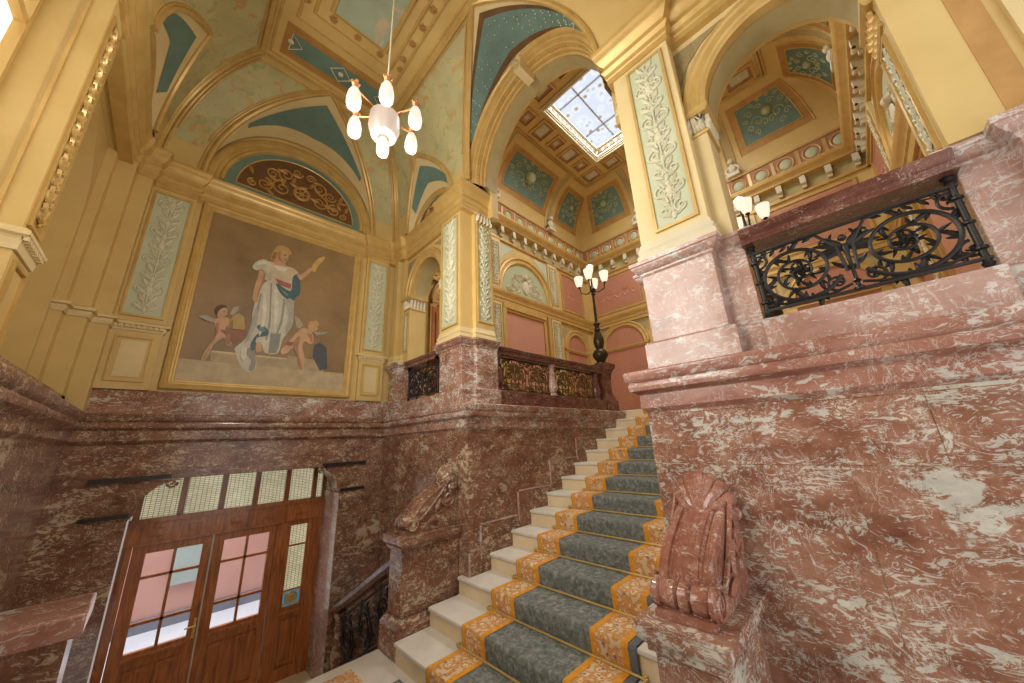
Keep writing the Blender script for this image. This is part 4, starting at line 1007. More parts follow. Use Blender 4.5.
q = MB(W_B); p = arc(BC, .80, ZS+.05, 32, rz=.75); q.tube([(a, .01, z) for a, z in p+[p[0]]], .01, 5); q.build('lunette_fillet', GOLD, vt)
q = MB(W_B); scroll_halfdisc(q, BC, .78, ZS+.06, .016, .015, .72); q.build('lunette_ornament', GOLDD, vt)
# the great stair arch: stepped archivolt, soffit and keystone
q = MB(W_R)
archivolt(q, VM, 1.0, ZS-.02, [(0, -.5), (0, -.26), (.02, -.25), (.02, -.20), (.035, -.19), (.035, -.12), (.05, -.11), (.06, -.07), (.085, -.06), (.085, -.02), (.10, .0), (.115, .005), (.125, -.02), (.125, -.05)], rz=1.16, n=40)
q.build('great_arch', GOLD, wr)
q = MB(W_R); archivolt(q, VM, 1.0, ZS-.02, [(-.004, -.48), (-.004, -.28)], rz=1.16, n=40); q.build('arch_soffit', BRACKB, wr)
q = MB(W_R)
for k in range(1, 60):
    t = pi*k/60; q.ball((VM+1.036*cos(t), -.155, ZS-.02+1.196*sin(t)), .014, 5)
q.build('arch_beading', GOLD, wr)
q = MB(W_R); q.poly([(VM+s*.085, 0, ZS+1.28) if i < 2 else (VM+s*.055, 0, ZS+1.05) for i, s in enumerate((-1, 1, 1, -1))], (0, -.28, 0))
for s in (-1, 1):
    sp = spiral(VM+s*.035, ZS+1.22, .035, 1.5, pi/2, s, 16); q.tube([(a, .01, z) for a, z in sp], .012, 6)
q.leaf((VM, .01, ZS+1.19), -pi/2, .13, .09, .03)
q.build('keystone', OCHL, wr)
# flat ceiling: gilt border, star-and-lozenge strip, rosettes, painted sky
MB().box(-1.7, 3.0, -.8, 5.85, 5.30, 5.4).box(-1.7, 3.0, 5.56, 5.85, 3.2, 5.35).box(-1.7, -1.35, .6, 5.85, 3.72, 5.35).box(-1.7, -1.35, 3.2, 5.85, .4, 3.8).build('light_leak_shell', OCH, vt, False)  # unseen boxes added around the vault to stop light leaking in
F0, F1, G0, G1 = ULc+DU, UR-DU, -.1, VBc-DV
MB().box(F0, F1, G0, G1, ZC, ZC+.12).build('flat_border', OCH, vt, False)
q = MB()
for d, r, z in ((0, .04, 0), (.07, .016, -.002), (.235, .02, -.002), (.37, .02, -.002), (.52, .03, -.005)):
    e = 1.06 if d == .52 else (.72 if d == .235 else (.90 if d == .37 else d))
    q.tube([(F0+d, G0, ZC+z), (F0+d, G1-e, ZC+z), (F1-d, G1-e, ZC+z), (F1-d, G0, ZC+z)], r, 6)
q.build('gilt_moulding', GOLD, vt)
MB().box(F0+.49, F1-.49, G0, G1-1.08, ZC-.008, ZC).build('painted_sky', SKYP, vt, False)
MB().box(.22, 1.59, G1-.60, G1-.14, ZC-.006, ZC).build('strip_border', GOLDD, vt, False)
MB().box(.30, 1.51, G1-.50, G1-.24, ZC-.011, ZC-.004).build('strip_ground', TEAL, vt, False)
q = MB()
for c in (.30, .905, 1.51):
    p = [(c-.13, 0), (c, .12), (c+.13, 0), (c, -.12)]
    if c == .30: p = [(c, .12), (c+.13, 0), (c, -.12)]
    if c == 1.51: p = [(c, .12), (c-.13, 0), (c, -.12)]
    q.tube([(x, G1-.37+y, ZC-.014) for x, y in p+[p[0]]], .007, 4); q.ball((c, G1-.37, ZC-.014), .035, 8, (1, 1, .4))
q.build('lozenges', CREAM, vt)
def rosette(x, y):
    r = MB(); r.ball((x, y, ZC-.012), .022, 6)
    for i in range(6): r.ball((x+.03*cos(i*pi/3), y+.03*sin(i*pi/3), ZC-.008), .019, 5, (1, 1, .6))
    r.build('rosette', GOLDD, vt)
for i in range(-2, 3): rosette(.905+.29*i, G1-.985)
for i in range(14):
    rosette(F1-.30, 3.28-.25*i); rosette(F0+.30, 3.28-.25*i)
# ------------------------------------------------------------------ upper hall
hl = empty('wall_hall_left', (6, HV1, ZF), 'structure'); hf = empty('wall_hall_back', (HU, 2, ZF), 'structure'); hr = empty('wall_hall_right', (6, HV0, ZF), 'structure')
hn = empty('wall_hall_front', (2.98, 2, ZF), 'structure')
q = MB(lambda a, b, z: (2.90+b, a, z)); arch_panel(q, HV0, HV1, 0, .12, 3.2, HZ+.3, VM, 1.01, ZS-.02, rz=1.17, n=32); q.build('plaster_face', OCH, hn)
def hall_pilaster(T, c, w, par, z1=4.9):
    MB(T).box(c-w/2, c+w/2, 0, .06, ZF, z1).build('pilaster_shaft', OCHL, par)
    relief_panel(T, c-w/2+.07, c+w/2-.07, 1.3, 3.1, .06, par, PGREEN, CREAM, .009)
    relief_panel(T, c-w/2+.07, c+w/2-.07, 3.65, z1-.12, .06, par, PGREEN, CREAM, .009)
def hall_arch(T, c, R, zs, par, panel=True, foot=.7):
    q = MB(T); archivolt(q, c, R, zs, [(-.02, -.03), (0, .0), (.0, .04), (.02, .06), (.05, .05), (.10, .05), (.12, .07), (.15, .06), (.17, .0)], foot=zs); q.build('archivolt', GOLD, par)
    pts = arc(c, R, zs)
    q = MB(T); q.poly([(a, .004, z) for a, z in pts], (0, .004, 0)); q.build('lunette_panel', PINK, par, False)
    q = MB(T); q.box(c-R, c+R, .004, .008, foot, zs-.08); q.build('wall_panel', PINK, par, False)
    q = MB(T); q.box(c-R-.12, c+R+.12, 0, .05, zs-.08, zs); q.tube([(c-R-.14, .05, zs-.03), (c+R+.14, .05, zs-.03)], .02, 6)
    for s in (-1, 1): q.box(c+s*(R+.09)-.07, c+s*(R+.09)+.07, 0, .045, ZF, zs-.08)
    q.build('impost', GOLD, par)
    q = MB(T)
    for s in (-1, 1):
        q.poly([(c+s*(R+.2), .003, zs+R+.14), (c+s*.25, .003, zs+R+.14+.05), (c+s*R*.75, .003, zs+R*.95), (c+s*(R+.18), .003, zs+.3)], (0, .005, 0))
    q.build('painted_spandrel', BRACKB, par, False)
def pink_rect(T, a0, a1, z0, z1, par, mat=PINK):
    MB(T).box(a0, a1, 0, .008, z0, z1).build('wall_panel', mat, par, False)
    q = MB(T); fillet_frame(q, a0-.05, a1+.05, z0-.05, z1+.05, 0, .05, .03); fillet_frame(q, a0+.07, a1-.07, z0+.07, z1-.07, .006, .015, .008); q.build('panel_frame', GOLD, par, False)
    q = MB(T); n = max(2, int((a1-a0)/.3))
    for i in range(n):
        c = a0+.12+(a1-a0-.24)*(i+.5)/n
        for s in (-1, 1):
            sp = spiral(c+s*.055, (z0+z1)/2+.1*(i % 2-.5), .06, 1.4, pi/2, s, 16); q.tube([(x, .012, z) for x, z in sp], .008, 5)
            q.leaf((c, .012, (z0+z1)/2-.2), pi/2-s*.6, .16, .06, .006)
    q.build('panel_ornament', ROSE, par)
def hall_common(T, a0, a1, par, bays):
    MB(T).box(a0-.1, a1+.1, -.3, 0, ZF, HZ+.3).build('plaster_face', OCH, par)
    MB(T).box(a0, a1, 0, .05, ZF, .66).build('baseboard', MARBD, par, False)
    q = MB(T)                                   # string course
    q.grid([[(a, b, z) for b, z in ((0, 3.20), (.07, 3.20), (.07, 3.28), (.09, 3.30), (.09, 3.36), (.12, 3.40), (.15, 3.46), (.15, 3.50), (0, 3.52))] for a in (a0, a1)]); q.build('string_course', GOLD, par)
    q = MB(T)
    q.grid([[(a, b, z) for b, z in ((0, 4.93), (.05, 4.93), (.05, 5.0), (.0, 5.01))] for a in (a0, a1)])
    q.grid([[(a, b, z) for b, z in ((0, 5.28), (.16, 5.30), (.18, 5.36), (.24, 5.40), (.28, 5.46), (.28, 5.50), (.2, 5.52), (0, 5.53))] for a in (a0, a1)]); q.build('cornice', GOLD, par)
    MB(T).box(a0, a1, 0, .008, 5.01, 5.28).build('frieze', BRACKB, par, False)
    q = MB(T); n = int((a1-a0)/.42)
    for i in range(n):
        a = a0+.1+.42*i; q.box(a, a+.10, 0, .14, 5.10, 5.29); q.box(a+.01, a+.09, .0, .10, 5.02, 5.11); q.tube([(a, .13, 5.12), (a+.10, .13, 5.12)], .03, 6)
    q.build('modillions', CREAM, par, False)
    MB(T).box(a0, a1, 0, .06, 5.53, 6.02).build('medallion_band', MAUVE, par, False)
    q = MB(T); q2 = MB(T); n = int((a1-a0)/.46)
    for i in range(n):
        a = a0+.25+.46*i
        q.tube([(a+.15*cos(t*pi/8), .065, 5.77+.17*sin(t*pi/8)) for t in range(17)], .018, 5)
        q.box(a+.20, a+.26, .06, .075, 5.58, 5.97)
        q2.ball((a, .06, 5.77), .11, 10, (1, .25, 1.1))
    q.tube([(a0, .07, 5.55), (a1, .07, 5.55)], .02, 5); q.tube([(a0, .07, 6.03), (a1, .07, 6.03)], .03, 6)
    q.build('medallion_frames', GOLD, par); q2.build('medallions', PGREEN, par)
KC = 1.08
hz = lambda s: 6.03+(HZ-6.03)*sqrt(max(0, 1-(1-s)**2))
hcl = empty('ceiling_hall', (6, 2.165, HZ), 'structure')
def hall_cove(T, a0, a1, panels, ribs):
    F = lambda s, a, l=0: T(a, KC*s+l*(1-s)+.0, hz(s)-l*s)
    patch(F, lambda s: a0+KC*s, lambda s: a1-KC*s, 0, 1, OCH, 'cove', 0, 16, hcl)
    for a in ribs:
        for d in (-.09, .09): rib(F, lambda s: a+d, 0, 1, .022, GOLD, 'cove_rib', .01, hcl)
        patch(F, lambda s: a-.08, lambda s: a+.08, .0, 1, BRACKB, 'rib_band', .01, 2, hcl)
        q = MB(T); q.ball((a, .16, 6.25), .10, 8, (.9, .8, 1.3)); q.ball((a, .18, 6.45), .07, 8)    # bust at the foot of the rib
        for s in (-1, 1): q.tube([(a+s*.06, .17, 6.33), (a+s*.15, .17, 6.22), (a+s*.1, .2, 6.12)], .03, 6)
        q.box(a-.13, a+.13, .06, .22, 6.03, 6.12); q.build('bust', CREAM, hcl)
    for p0, p1, s0, s1, tl, tr_ in panels:
        f = lambda s: p0+tl*(s-s0); g = lambda s: p1-tr_*(s-s0)
        patch(F, lambda s: f(s)-.14, lambda s: g(s)+.14, s0*.55, min(.95, s1+.1), GOLDD, 'panel_border', .006, 6, hcl)
        patch(F, f, g, s0, s1, TEAL, 'cove_panel', .012, 6, hcl)
        for h, e in ((f, 0), (g, 0)): rib(F, h, s0, s1, .013, GOLD, 'panel_rib', .014, hcl)
        rib(F, lambda s: f(s)-.14, s0*.55, min(.95, s1+.1), .016, GOLD, 'panel_rib', .01, hcl); rib(F, lambda s: g(s)+.14, s0*.55, min(.95, s1+.1), .016, GOLD, 'panel_rib', .01, hcl)
        for s_ in (s0, s1):
            MB().tube([F(s_, f(s_)+(g(s_)-f(s_))*j/8, .014) for j in range(9)], .013, 6).build('panel_rib', GOLD, hcl)
        q = MB(); m = (p0+p1)/2; w = (g(s0)+g(s1)-f(s0)-f(s1))/2
        def cv(x, y): return F(s0+(s1-s0)*y, m+x, .022)
        for sg in (-1, 1):
            for cx, cy, rr in ((.2, .35, .12), (.33, .62, .09), (.12, .72, .08), (.36, .25, .07), (.07, .25, .08), (.42, .45, .06), (.24, .84, .06), (.24, .12, .06), (.09, .92, .05)):
                q.tube([cv(sg*(cx*w+rr*w*(1-t/20)*cos(t*.45)), cy+rr*1.9*(1-t/20)*sin(t*.45)*.6) for t in range(19)], .011, 5)
        q.ball(cv(0, .5), w*.1, 8, (1, 1, 1.2))
        q.build('panel_arabesque', PGREEN, hcl)
LA = (2.98, HU)
for T, par in ((H_L, hl), (H_R, hr)):
    hall_common(T, LA[0], LA[1], par, None)
    # tall central bay with lunette
    c = 6.1; R = .86
    hall_pilaster(T, 4.98, .42, par); hall_pilaster(T, 7.25, .42, par)
    q = MB(T); q.box(5.28, 6.72, .0, .01, .72, 3.02); q.build('wall_panel', ROSE, par, False)
    q = MB(T); fillet_frame(q, 5.22, 6.78, .66, 3.08, 0, .06, .05); q.box(5.2, 6.8, 0, .09, 3.08, 3.2)
    for s in (5.24, 6.92): q.box(s-.05, s+.07, 0, .08, ZF, 3.2)
    q.build('panel_frame', GOLD, par)
    q = MB(T); archivolt(q, c, R, 3.62, [(-.02, 0), (0, .04), (.03, .06), (.06, .05), (.12, .05), (.14, .08), (.19, .07), (.21, 0)], foot=3.5); q.build('lunette_arch', GOLD, par)
    q = MB(T); q.poly([(a, .002, z) for a, z in [(c-R, 3.5)]+arc(c, R, 3.62)+[(c+R, 3.5)]], (0, .006, 0)); q.build('lunette_panel', PGREEN, par, False)
    q = MB(T); scroll_halfdisc(q, c, R*.92, 3.58, .014, .016); q.ball((c, .03, 3.85), .14, 8, (.8, .3, 1.4)); q.ball((c, .03, 4.12), .08, 8); q.build('lunette_relief', CREAM, par)
    q = MB(T)
    for s in (-1, 1): q.poly([(c+s*1.0, .003, 4.86), (c+s*.35, .003, 4.86), (c+s*.75, .003, 4.55), (c+s*1.0, .003, 4.1)], (0, .005, 0))
    q.build('painted_spandrel', MINT, par, False)
    hall_arch(T, 8.2, .46, 2.45, par); pink_rect(T, 7.72, 8.75, 3.68, 4.80, par)
    # bay next to the stair hall with a panelled door
    hall_arch(T, 3.95, .52, 2.75, par); pink_rect(T, 3.3, 4.6, 3.75, 4.80, par)
    hall_cove(T, LA[0], LA[1], [(3.9, 4.6, .10, .62, .35, 0), (5.3, 7.0, .10, .62, .12, .12), (7.65, 8.55, .10, .60, .0, .50)], (4.98, 7.25))
dr_ = empty('door_2', (3.6, HV1, ZF), 'structure')
q = MB(H_L); q.box(3.30, 4.45, .01, .06, ZF, 2.62); q.build('door_leaf', WOOD, dr_, bevel=.01)
q = MB(H_L)
for a0, a1 in ((3.38, 3.84), (3.92, 4.38)):
    for z0, z1 in ((.6, 1.3), (1.4, 1.75), (1.85, 2.5)): fillet_frame(q, a0, a1, z0, z1, .06, .04, .02)
q.build('door_moulding', WOOD, dr_, False)
hall_common(H_F, HV0, HV1, hf, None)
for c in (4.45, 2.165, -.12):
    hall_arch(H_F, c, .60 if c != 2.165 else .75, 2.52, hf); pink_rect(H_F, c-.78 if c != 2.165 else c-.95, c+.78 if c != 2.165 else c+.95, 3.68, 4.80, hf)
hall_pilaster(H_F, 3.42, .30, hf); hall_pilaster(H_F, .92, .30, hf)
hall_cove(H_F, HV0, HV1, [(3.75, 4.85, .10, .60, .0, .55), (1.35, 2.98, .10, .62, .12, .12), (-.55, .55, .10, .60, .55, .0)], (3.42, .92))
hall_cove(lambda a, b, z: (3.02+b, a, z), HV0, HV1, [(1.35, 2.98, .10, .6, .1, .1)], (3.42, .92))
# flat coffered ceiling with the stained skylight
X0, X1, Y0, Y1 = 3.02+KC, HU-KC, HV0+KC, HV1-KC
S0, S1, T0, T1 = 5.10, 7.30, .73, 3.60
b = MB()
for x0, x1, y0, y1 in ((X0-.2, S0, Y0-.2, Y1+.2), (S1, X1+.2, Y0-.2, Y1+.2), (S0, S1, Y0-.2, T0), (S0, S1, T1, Y1+.2)): b.box(x0, x1, y0, y1, HZ, HZ+.1)
b.build('coffer_ground', OCH, hcl, False)
b = MB()
for d, z in ((0, -.03), (.06, -.012)):
    b.tube([(X0-d, Y0-d, HZ+z), (X1+d, Y0-d, HZ+z), (X1+d, Y1+d, HZ+z), (X0-d, Y1+d, HZ+z), (X0-d, Y0-d, HZ+z)], .035, 6)
b.build('ceiling_moulding', GOLD, hcl)
def coffer(x0, x1, y0, y1, ground):
    b = MB(lambda x, y, z: (x, z, HZ-y))
    fillet_frame(b, x0, x1, y0, y1, 0, .045, .05); b.build('coffer_frame', GOLD, hcl, False)
    b = MB(lambda x, y, z: (x, z, HZ-y)); fillet_frame(b, x0+.06, x1-.06, y0+.06, y1-.06, 0, .05, .02); b.build('coffer_border', MAUVE, hcl, False)
    b = MB(); b.box(x0+.11, x1-.11, y0+.11, y1-.11, HZ-.012, HZ); b.build('coffer_panel', ground, hcl, False)
    b = MB(); cx, cy = (x0+x1)/2, (y0+y1)/2; r = min(x1-x0, y1-y0)*.25
    for s in range(4):
        a = s*pi/2+pi/4
        b.tube([(cx+cos(a)*r*.45+r*.4*(1-t/14)*cos(t*.55+a), cy+sin(a)*r*.45+r*.4*(1-t/14)*sin(t*.55+a), HZ-.016) for t in range(13)], .012, 5)
    b.ball((cx, cy, HZ-.014), r*.25, 6, (1, 1, .4)); b.build('coffer_ornament', CREAM, hcl)
def coffer_row(x0, x1, y0, y1, along, n):
    for i in range(n):
        sm = i % 2 == 1
        a, c = (x0+(x1-x0)*i/n, x0+(x1-x0)*(i+1)/n) if along == 'x' else (y0+(y1-y0)*i/n, y0+(y1-y0)*(i+1)/n)
        g = .05 if not sm else .10
        if along == 'x': coffer(a+g, c-g, y0+g*1.0+.02, y1-g*1.0-.02, BRACKB if sm else MINT)
        else: coffer(x0+g+.02, x1-g-.02, a+g, c-g, BRACKB if sm else MINT)
coffer_row(X0, X1, T1+.12, Y1-.02, 'x', 7); coffer_row(X0, X1, Y0+.02, T0-.12, 'x', 7)
coffer_row(S1+.14, X1-.02, T0-.1, T1+.1, 'y', 5); coffer_row(X0+.02, S0-.14, T0-.1, T1+.1, 'y', 5)
sk = empty('window_2', (6.2, 2.16, HZ), 'structure')
b = MB(); zt = HZ+.34
for x0, x1, y0, y1 in ((S0-.1, S0, T0-.1, T1+.1), (S1, S1+.1, T0-.1, T1+.1), (S0, S1, T0-.1, T0), (S0, S1, T1, T1+.1)): b.box(x0, x1, y0, y1, HZ-.06, zt+.05)
b.build('skylight_curb', CREAM, sk, False)
b = MB()
for d, z in ((.05, -.07), (-.02, .0), (-.05, .25)): b.tube([(S0-d, T0-d, HZ+z), (S1+d, T0-d, HZ+z), (S1+d, T1+d, HZ+z), (S0-d, T1+d, HZ+z), (S0-d, T0-d, HZ+z)], .03, 6)
b.build('curb_moulding', CREAM, sk)
b = MB()
for i in range(12):
    x = S0+.12+(S1-S0-.24)*i/11
    for y, s in ((T0+.012, 1), (T1-.012, -1)): b.ball((x, y, HZ+.13), .07, 6, (1, .3, 1.1))
for i in range(15):
    y = T0+.12+(T1-T0-.24)*i/14
    for x in (S0+.012, S1-.012): b.ball((x, y, HZ+.13), .07, 6, (.3, 1, 1.1))
b.build('curb_ornament', BROWNO, sk)
def sky_glass():
    mt, nt, b = new_mat('painted_skylight_glass')
    co = coords(nt); v = node(nt, 'ShaderNodeTexVoronoi'); v.inputs['Scale'].default_value = 4.5; nt.links.new(co, v.inputs['Vector'])
    n = noise(nt, co, 1.2, 2)
    c1 = ramp(nt, v.outputs['Distance'], [(.08, lin((150, 120, 120))), (.16, lin((196, 170, 150))), (.24, lin((206, 216, 226))), (.4, lin((228, 236, 246))), (.6, lin((214, 222, 240)))])
    nt.links.new(c1, b.inputs['Emission Color']); b.inputs['Base Color'].default_value = lin((60, 64, 70)); b.inputs['Emission Strength'].default_value = SKY_E
    return mt
SKY_E = 1.1
MB().box(S0, S1, T0, T1, zt, zt+.01).build('skylight_pane', sky_glass(), sk, False)
LEAD = paint('blue_grey_glazing_bar', (190, 204, 228), (170, 186, 214), .5)
b = MB()
for f in (.24, .76): x = S0+(S1-S0)*f; b.box(x-.018, x+.018, T0, T1, zt-.03, zt)
for f in (.2, .8): y = T0+(T1-T0)*f; b.box(S0, S1, y-.018, y+.018, zt-.03, zt)
b.box(S0, S1, (T0+T1)/2-.012, (T0+T1)/2+.012, zt-.028, zt)
b.build('glazing_bar', LEAD, sk, False)

# ------------------------------------------------------------------ entrance door
DT = lambda a, b, z: (a, 6.2-b, z)
d1 = empty('door_1', (.64, 6.2, ZD), 'structure')
b = MB(DT)
for a0, a1, z0, z1 in ((-.66, -.52, ZD, -.68), (-.11, -.06, ZD, -.95), (1.335, 1.45, ZD, -.95), (1.78, 1.92, ZD, -.68)): b.box(a0, a1, -.05, .05, z0, z1)
b.box(-.66, 1.92, -.06, .06, -.95, -.69); b.box(-.66, 1.92, -.06, .09, -.72, -.67); b.box(-.66, 1.92, -.06, .075, -.955, -.935)
b.build('door_frame', WOOD, d1, False)
b = MB(DT)
for c in (.1, .45, .86, 1.22, 1.6): b.box(c-.06, c+.06, .06, .085, -.86, -.79); b.box(c-.045, c+.045, .085, .095, -.85, -.80)
b.build('frame_block', WOOD, d1, False)
GLZ = glass_mat('clear_door_glass', (220, 226, 230), .08)
def leaded():
    mt, nt, b = new_mat('leaded_obscure_glass')
    co = coords(nt, (1, 1, 1), (pi/2, 0, 0)); br = node(nt, 'ShaderNodeTexBrick'); br.inputs['Scale'].default_value = 11; br.inputs['Mortar Size'].default_value = .025; br.offset = 0
    br.inputs['Color1'].default_value = lin((220, 210, 180)); br.inputs['Color2'].default_value = lin((196, 196, 170)); br.inputs['Mortar'].default_value = lin((70, 64, 50))
    nt.links.new(co, br.inputs['Vector'])
    n = noise(nt, coords(nt), 2.2, 2); c = mixc(nt, n.outputs[0], br.outputs[0], lin((176, 170, 140)), 'MULTIPLY')
    nt.links.new(c, b.inputs['Base Color']); nt.links.new(c, b.inputs['Emission Color']); b.inputs['Emission Strength'].default_value = .9
    b.inputs['Roughness'].default_value = .3
    return mt
LEADG = leaded()
for a0, a1, nm in ((-.055, .648, 0), (.655, 1.33, 1)):
    b = MB(DT); g0, g1 = a0+.115, a1-.09
    if nm: g0, g1 = a0+.11, a1-.075
    for q in ((a0, g0, ZD+.02, -.965), (g1, a1, ZD+.02, -.965), (g0, g1, -1.05, -.965), (g0, g1, -2.16, -2.02), (g0, g1, ZD+.02, -2.70)): b.box(q[0], q[1], -.025, .025, q[2], q[3])
    b.box(g0, g1, -.015, .005, -2.70, -2.16)
    m = (g0+g1)/2
    fillet_frame(b, g0+.02, m-.03, -2.68, -2.19, .005, .03, .015); fillet_frame(b, m+.03, g1-.02, -2.68, -2.19, .005, .03, .015); b.box(g0-.01, g1+.01, .02, .05, -2.09, -2.06)
    lf = b.build('door_leaf', WOOD, d1, False)
    b = MB(DT); b.box(m-.014, m+.014, -.02, .02, -2.02, -1.05)
    for z in (-1.30, -1.755): b.box(g0, g1, -.02, .02, z-.014, z+.014)
    b.build('glazing_bar', WOOD, lf, False)
    MB(DT).box(g0, g1, -.004, .004, -2.02, -1.05).build('glass_pane', GLZ, lf, False)
    if nm == 0:
        b = MB(DT); b.box(a1-.045, a1-.02, .025, .032, -2.05, -1.85); b.tube([(a1-.03, .03, -1.92), (a1-.03, .075, -1.92), (a1-.12, .08, -1.92)], .009, 6); b.build('door_handle', BRASS, lf)
        MB(DT).box(a1-.006, a1+.010, -.02, .034, ZD+.02, -.965).build('meeting_strip', paint('pale_metal_strip', (206, 202, 190), None, .4, 5, .4), lf, False)
for a0, a1 in ((-.52, -.11), (1.45, 1.78)):
    b = MB(DT); g0, g1 = a0+.06, a1-.06
    for q in ((a0, g0, ZD, -.95), (g1, a1, ZD, -.95), (g0, g1, -1.02, -.95), (g0, g1, -2.16, -2.03), (g0, g1, ZD, -2.72)): b.box(q[0], q[1], -.03, .03, q[2], q[3])
    b.box(g0, g1, -.02, .0, -2.72, -2.16); fillet_frame(b, g0+.02, g1-.02, -2.69, -2.19, 0, .03, .015); b.box(a0, a1, .03, .055, -2.11, -2.07)
    sl_ = b.build('sidelight', WOOD, d1, False)
    MB(DT).box(g0, g1, -.004, .004, -1.84, -1.02).build('leaded_pane', LEADG, sl_, False)
    MB(DT).box(g0, g1, -.01, .01, -1.295, -1.275).box(g0, g1, -.01, .01, -1.85, -1.83).build('glazing_bar', WOOD, sl_, False)
    MB(DT).box(g0, g1, -.004, .006, -2.03, -1.85).build('stained_pane', emis('blue_green_stained_glass', (70, 140, 160), .5, (60, 130, 150)), sl_, False)
    b = MB(DT); c = (g0+g1)/2; b.tube([(c+.07*cos(t*pi/8), .01, -1.94+.07*sin(t*pi/8)) for t in range(17)], .012, 6); b.ball((c, .008, -1.94), .055, 8, (1, .15, 1)); b.build('stained_roundel', GOLD, sl_)
    b = MB(DT)
    for sx in (-1, 1):
        for sz in (-1, 1): b.box(c+sx*.08-.02, c+sx*.08+.02, .006, .009, -1.94+sz*.068-.02, -1.94+sz*.068+.02)
    b.build('stained_corner', CREAM, sl_, False)
tm = [-.64, -.46, -.09, .28, .67, 1.03, 1.40, 1.76, 1.90]
b = MB(DT)
for c in tm: b.box(c-.03, c+.03, -.04, .03, -.68, -.05)
b.box(-.66, 1.92, -.04, .03, -.09, 0)
b.build('transom_post', WOOD, d1, False)
for i in range(len(tm)-1): MB(DT).box(tm[i]+.03, tm[i+1]-.03, -.008, .0, -.68, -.09).build('transom_pane', LEADG, d1, False)
MB().box(-1.6, 3, 6.12, 6.3, -.05, .6).build('wall_over_door', MARB2, d1, False)
MB().box(-2.2, -.66, 6.1, 6.3, ZD, .5).box(1.92, 3.2, 6.1, 6.3, ZD, .5).build('wall_beside_door', MARB2, d1, False)
# street outside the glass
ex = empty('exterior', (.6, 9, ZD), 'structure')
MB().box(-4, 6, 6.4, 9.95, ZD-.3, ZD-.1).build('pavement', paint('pale_blue_pavement', (224, 232, 244), (206, 216, 234), .5, 2), ex, False)
MB().box(-4, 6, 9.9, 10.1, -2.74, 3).build('pink_render', paint('pink_render', (200, 154, 144), (190, 142, 134), .7, 2), ex, False)
MB().box(-4, 6, 9.86, 10.1, ZD-.1, -2.74).build('grey_base', paint('grey_stone_base', (120, 124, 140), (104, 108, 124), .6, 3), ex, False)
b = MB()
for x in (-1.3, .5, 2.1): b.box(x, x+.45, 9.83, 9.9, -2.3, -.4)
b.build('facade_window', paint('pale_facade_window', (170, 190, 190), None, .3), ex, False)

# ------------------------------------------------------------------ chandelier
CX, CY = .88, 2.28
ch = thing('chandelier', 'hanging copper chandelier with lit opal glass shades around a frosted bowl', 'chandelier', (CX, CY, 2.3))
MB().tube([(CX, CY, 2.86), (CX, CY, ZC)], .008, 6).build('rod', CREAM, ch)
MB().lathe([(.01, 2.95), (.03, 2.93), (.02, 2.88), (.035, 2.85), (.02, 2.80), (.05, 2.77), (.02, 2.74)], (CX, CY, 0), 10).build('hub', COPPER, ch)
def glass_shade(c, h, r, mat, par, name='shade'):
    MB().lathe([(.012, h), (r*.5, h*.96), (r*.8, h*.75), (r, h*.4), (r*.98, h*.12), (r*.85, 0), (r*.6, .012)], c, 14).build(name, mat, par)
for k in range(6):
    a = k*pi/3+.15; d = Vector((cos(a), sin(a), 0)); c = Vector((CX, CY, 0))
    p = [c+d*.02+Vector((0, 0, 2.76)), c+d*.10+Vector((0, 0, 2.72)), c+d*.2+Vector((0, 0, 2.74)), c+d*.27+Vector((0, 0, 2.76))]
    m = MB(); m.tube(p, .007, 6); e = p[3]; m.lathe([(.02, .05), (.03, .03), (.02, .0), (.03, -.015)], tuple(e), 8)
    for j in range(4): m.ball((e[0]+.025*cos(j*pi/2), e[1]+.025*sin(j*pi/2), e[2]+.05), .014, 5)
    m.build('arm', COPPER, ch)
    glass_shade((e[0], e[1], e[2]-.20), .19, .056, LAMPG, ch)
MB().lathe([(.02, .28), (.08, .275), (.12, .23), (.125, .1), (.10, .02), (.05, .0)], (CX, CY, 2.47), 18).build('bowl', LAMPC, ch)
glass_shade((CX, CY, 2.33), .15, .05, LAMPG, ch, 'pendant_shade')

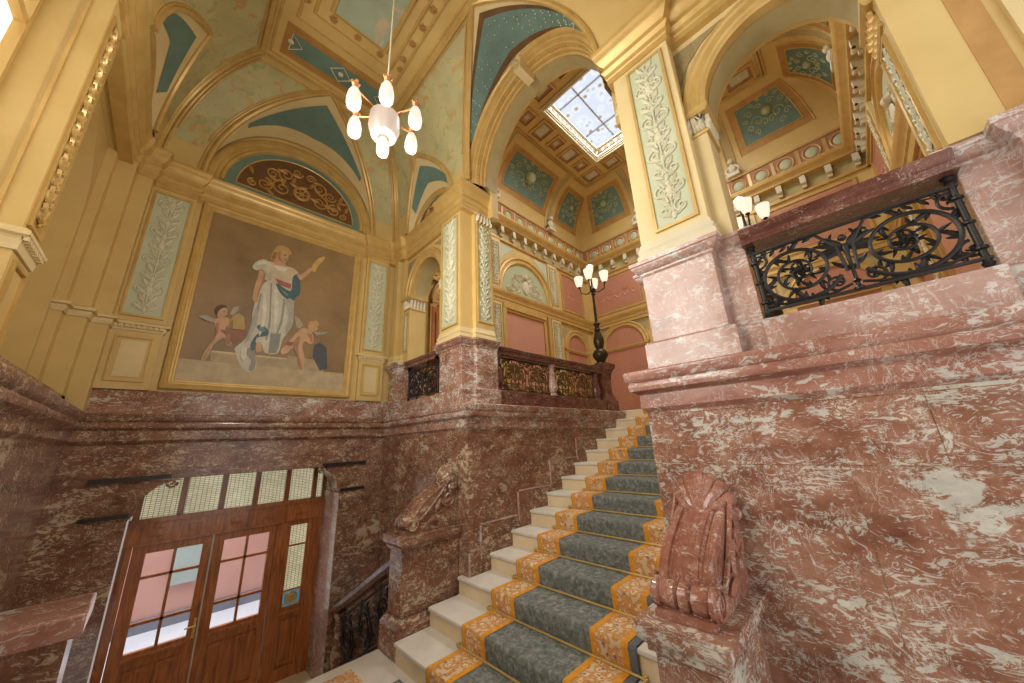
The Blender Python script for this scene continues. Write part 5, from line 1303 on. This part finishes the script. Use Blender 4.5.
# ------------------------------------------------------------------ light
def area(name, loc, rot, sx, sy, e, col):
    l = bpy.data.lights.new(name, 'AREA'); l.shape = 'RECTANGLE'; l.size = sx; l.size_y = sy; l.energy = e; l.color = col
    o = bpy.data.objects.new(name, l); COL.objects.link(o); o.location = loc; o.rotation_euler = rot; return o
def spread(o, a): o.data.spread = R0(a); return o
def point(name, loc, e, col=(1, .82, .6), r=.08):
    l = bpy.data.lights.new(name, 'POINT'); l.energy = e; l.color = col; l.shadow_soft_size = r
    o = bpy.data.objects.new(name, l); COL.objects.link(o); o.location = loc; return o
area('skylight_daylight', (6.2, 2.16, HZ+.25), (0, 0, 0), 2.1, 2.7, 230, (1, .98, .95))
spread(area('window_daylight', (-1.0, 2.0, 2.1), (0, -pi/2, 0), 2.8, 1.4, 60, (1, .97, .92)), 125)
area('door_daylight', (.65, 6.1, -1.4), (-pi/2, 0, 0), 2.2, 1.6, 5, (.95, .97, 1))
area('street_daylight', (.6, 8.2, 2.6), (0, 0, 0), 5, 2.2, 210, (.95, .98, 1))
point('chandelier_light', (CX, CY, 2.2), 95, (1, .93, .82))
for v in (3.44, .64): point('candelabrum_light', (5.93, v, 3.75), 22, (1, .86, .7))
w = bpy.data.worlds.new('World'); SC.world = w; w.use_nodes = True
bg = w.node_tree.nodes['Background']; bg.inputs[0].default_value = (1, .97, .93, 1); bg.inputs[1].default_value = 1.5
# ------------------------------------------------------------------ camera
F, YAW, PIT, ROL = 340.6, R0(44.9136), R0(16.3928), R0(-2.6533)
f = Vector((cos(YAW)*cos(PIT), sin(YAW)*cos(PIT), sin(PIT))); r = Vector((sin(YAW), -cos(YAW), 0)); u = r.cross(f)
r2 = r*cos(ROL)+u*sin(ROL); u2 = -r*sin(ROL)+u*cos(ROL)
cam = bpy.data.cameras.new('Camera'); co = bpy.data.objects.new('Camera', cam); COL.objects.link(co)
cam.sensor_width = 36; cam.lens = F/1024*36; cam.clip_start = .02
co.matrix_world = Matrix(((r2.x, u2.x, -f.x, 0), (r2.y, u2.y, -f.y, 0), (r2.z, u2.z, -f.z, 0), (0, 0, 0, 1)))
SC.camera = co
for o in list(SC.objects):
    if o.parent is None: o.location.z += -ZD
SC.view_settings.view_transform = 'Standard'; SC.view_settings.look = 'None'; SC.view_settings.gamma = 1; SC.view_settings.exposure = 0; SC.view_settings.use_curve_mapping = False
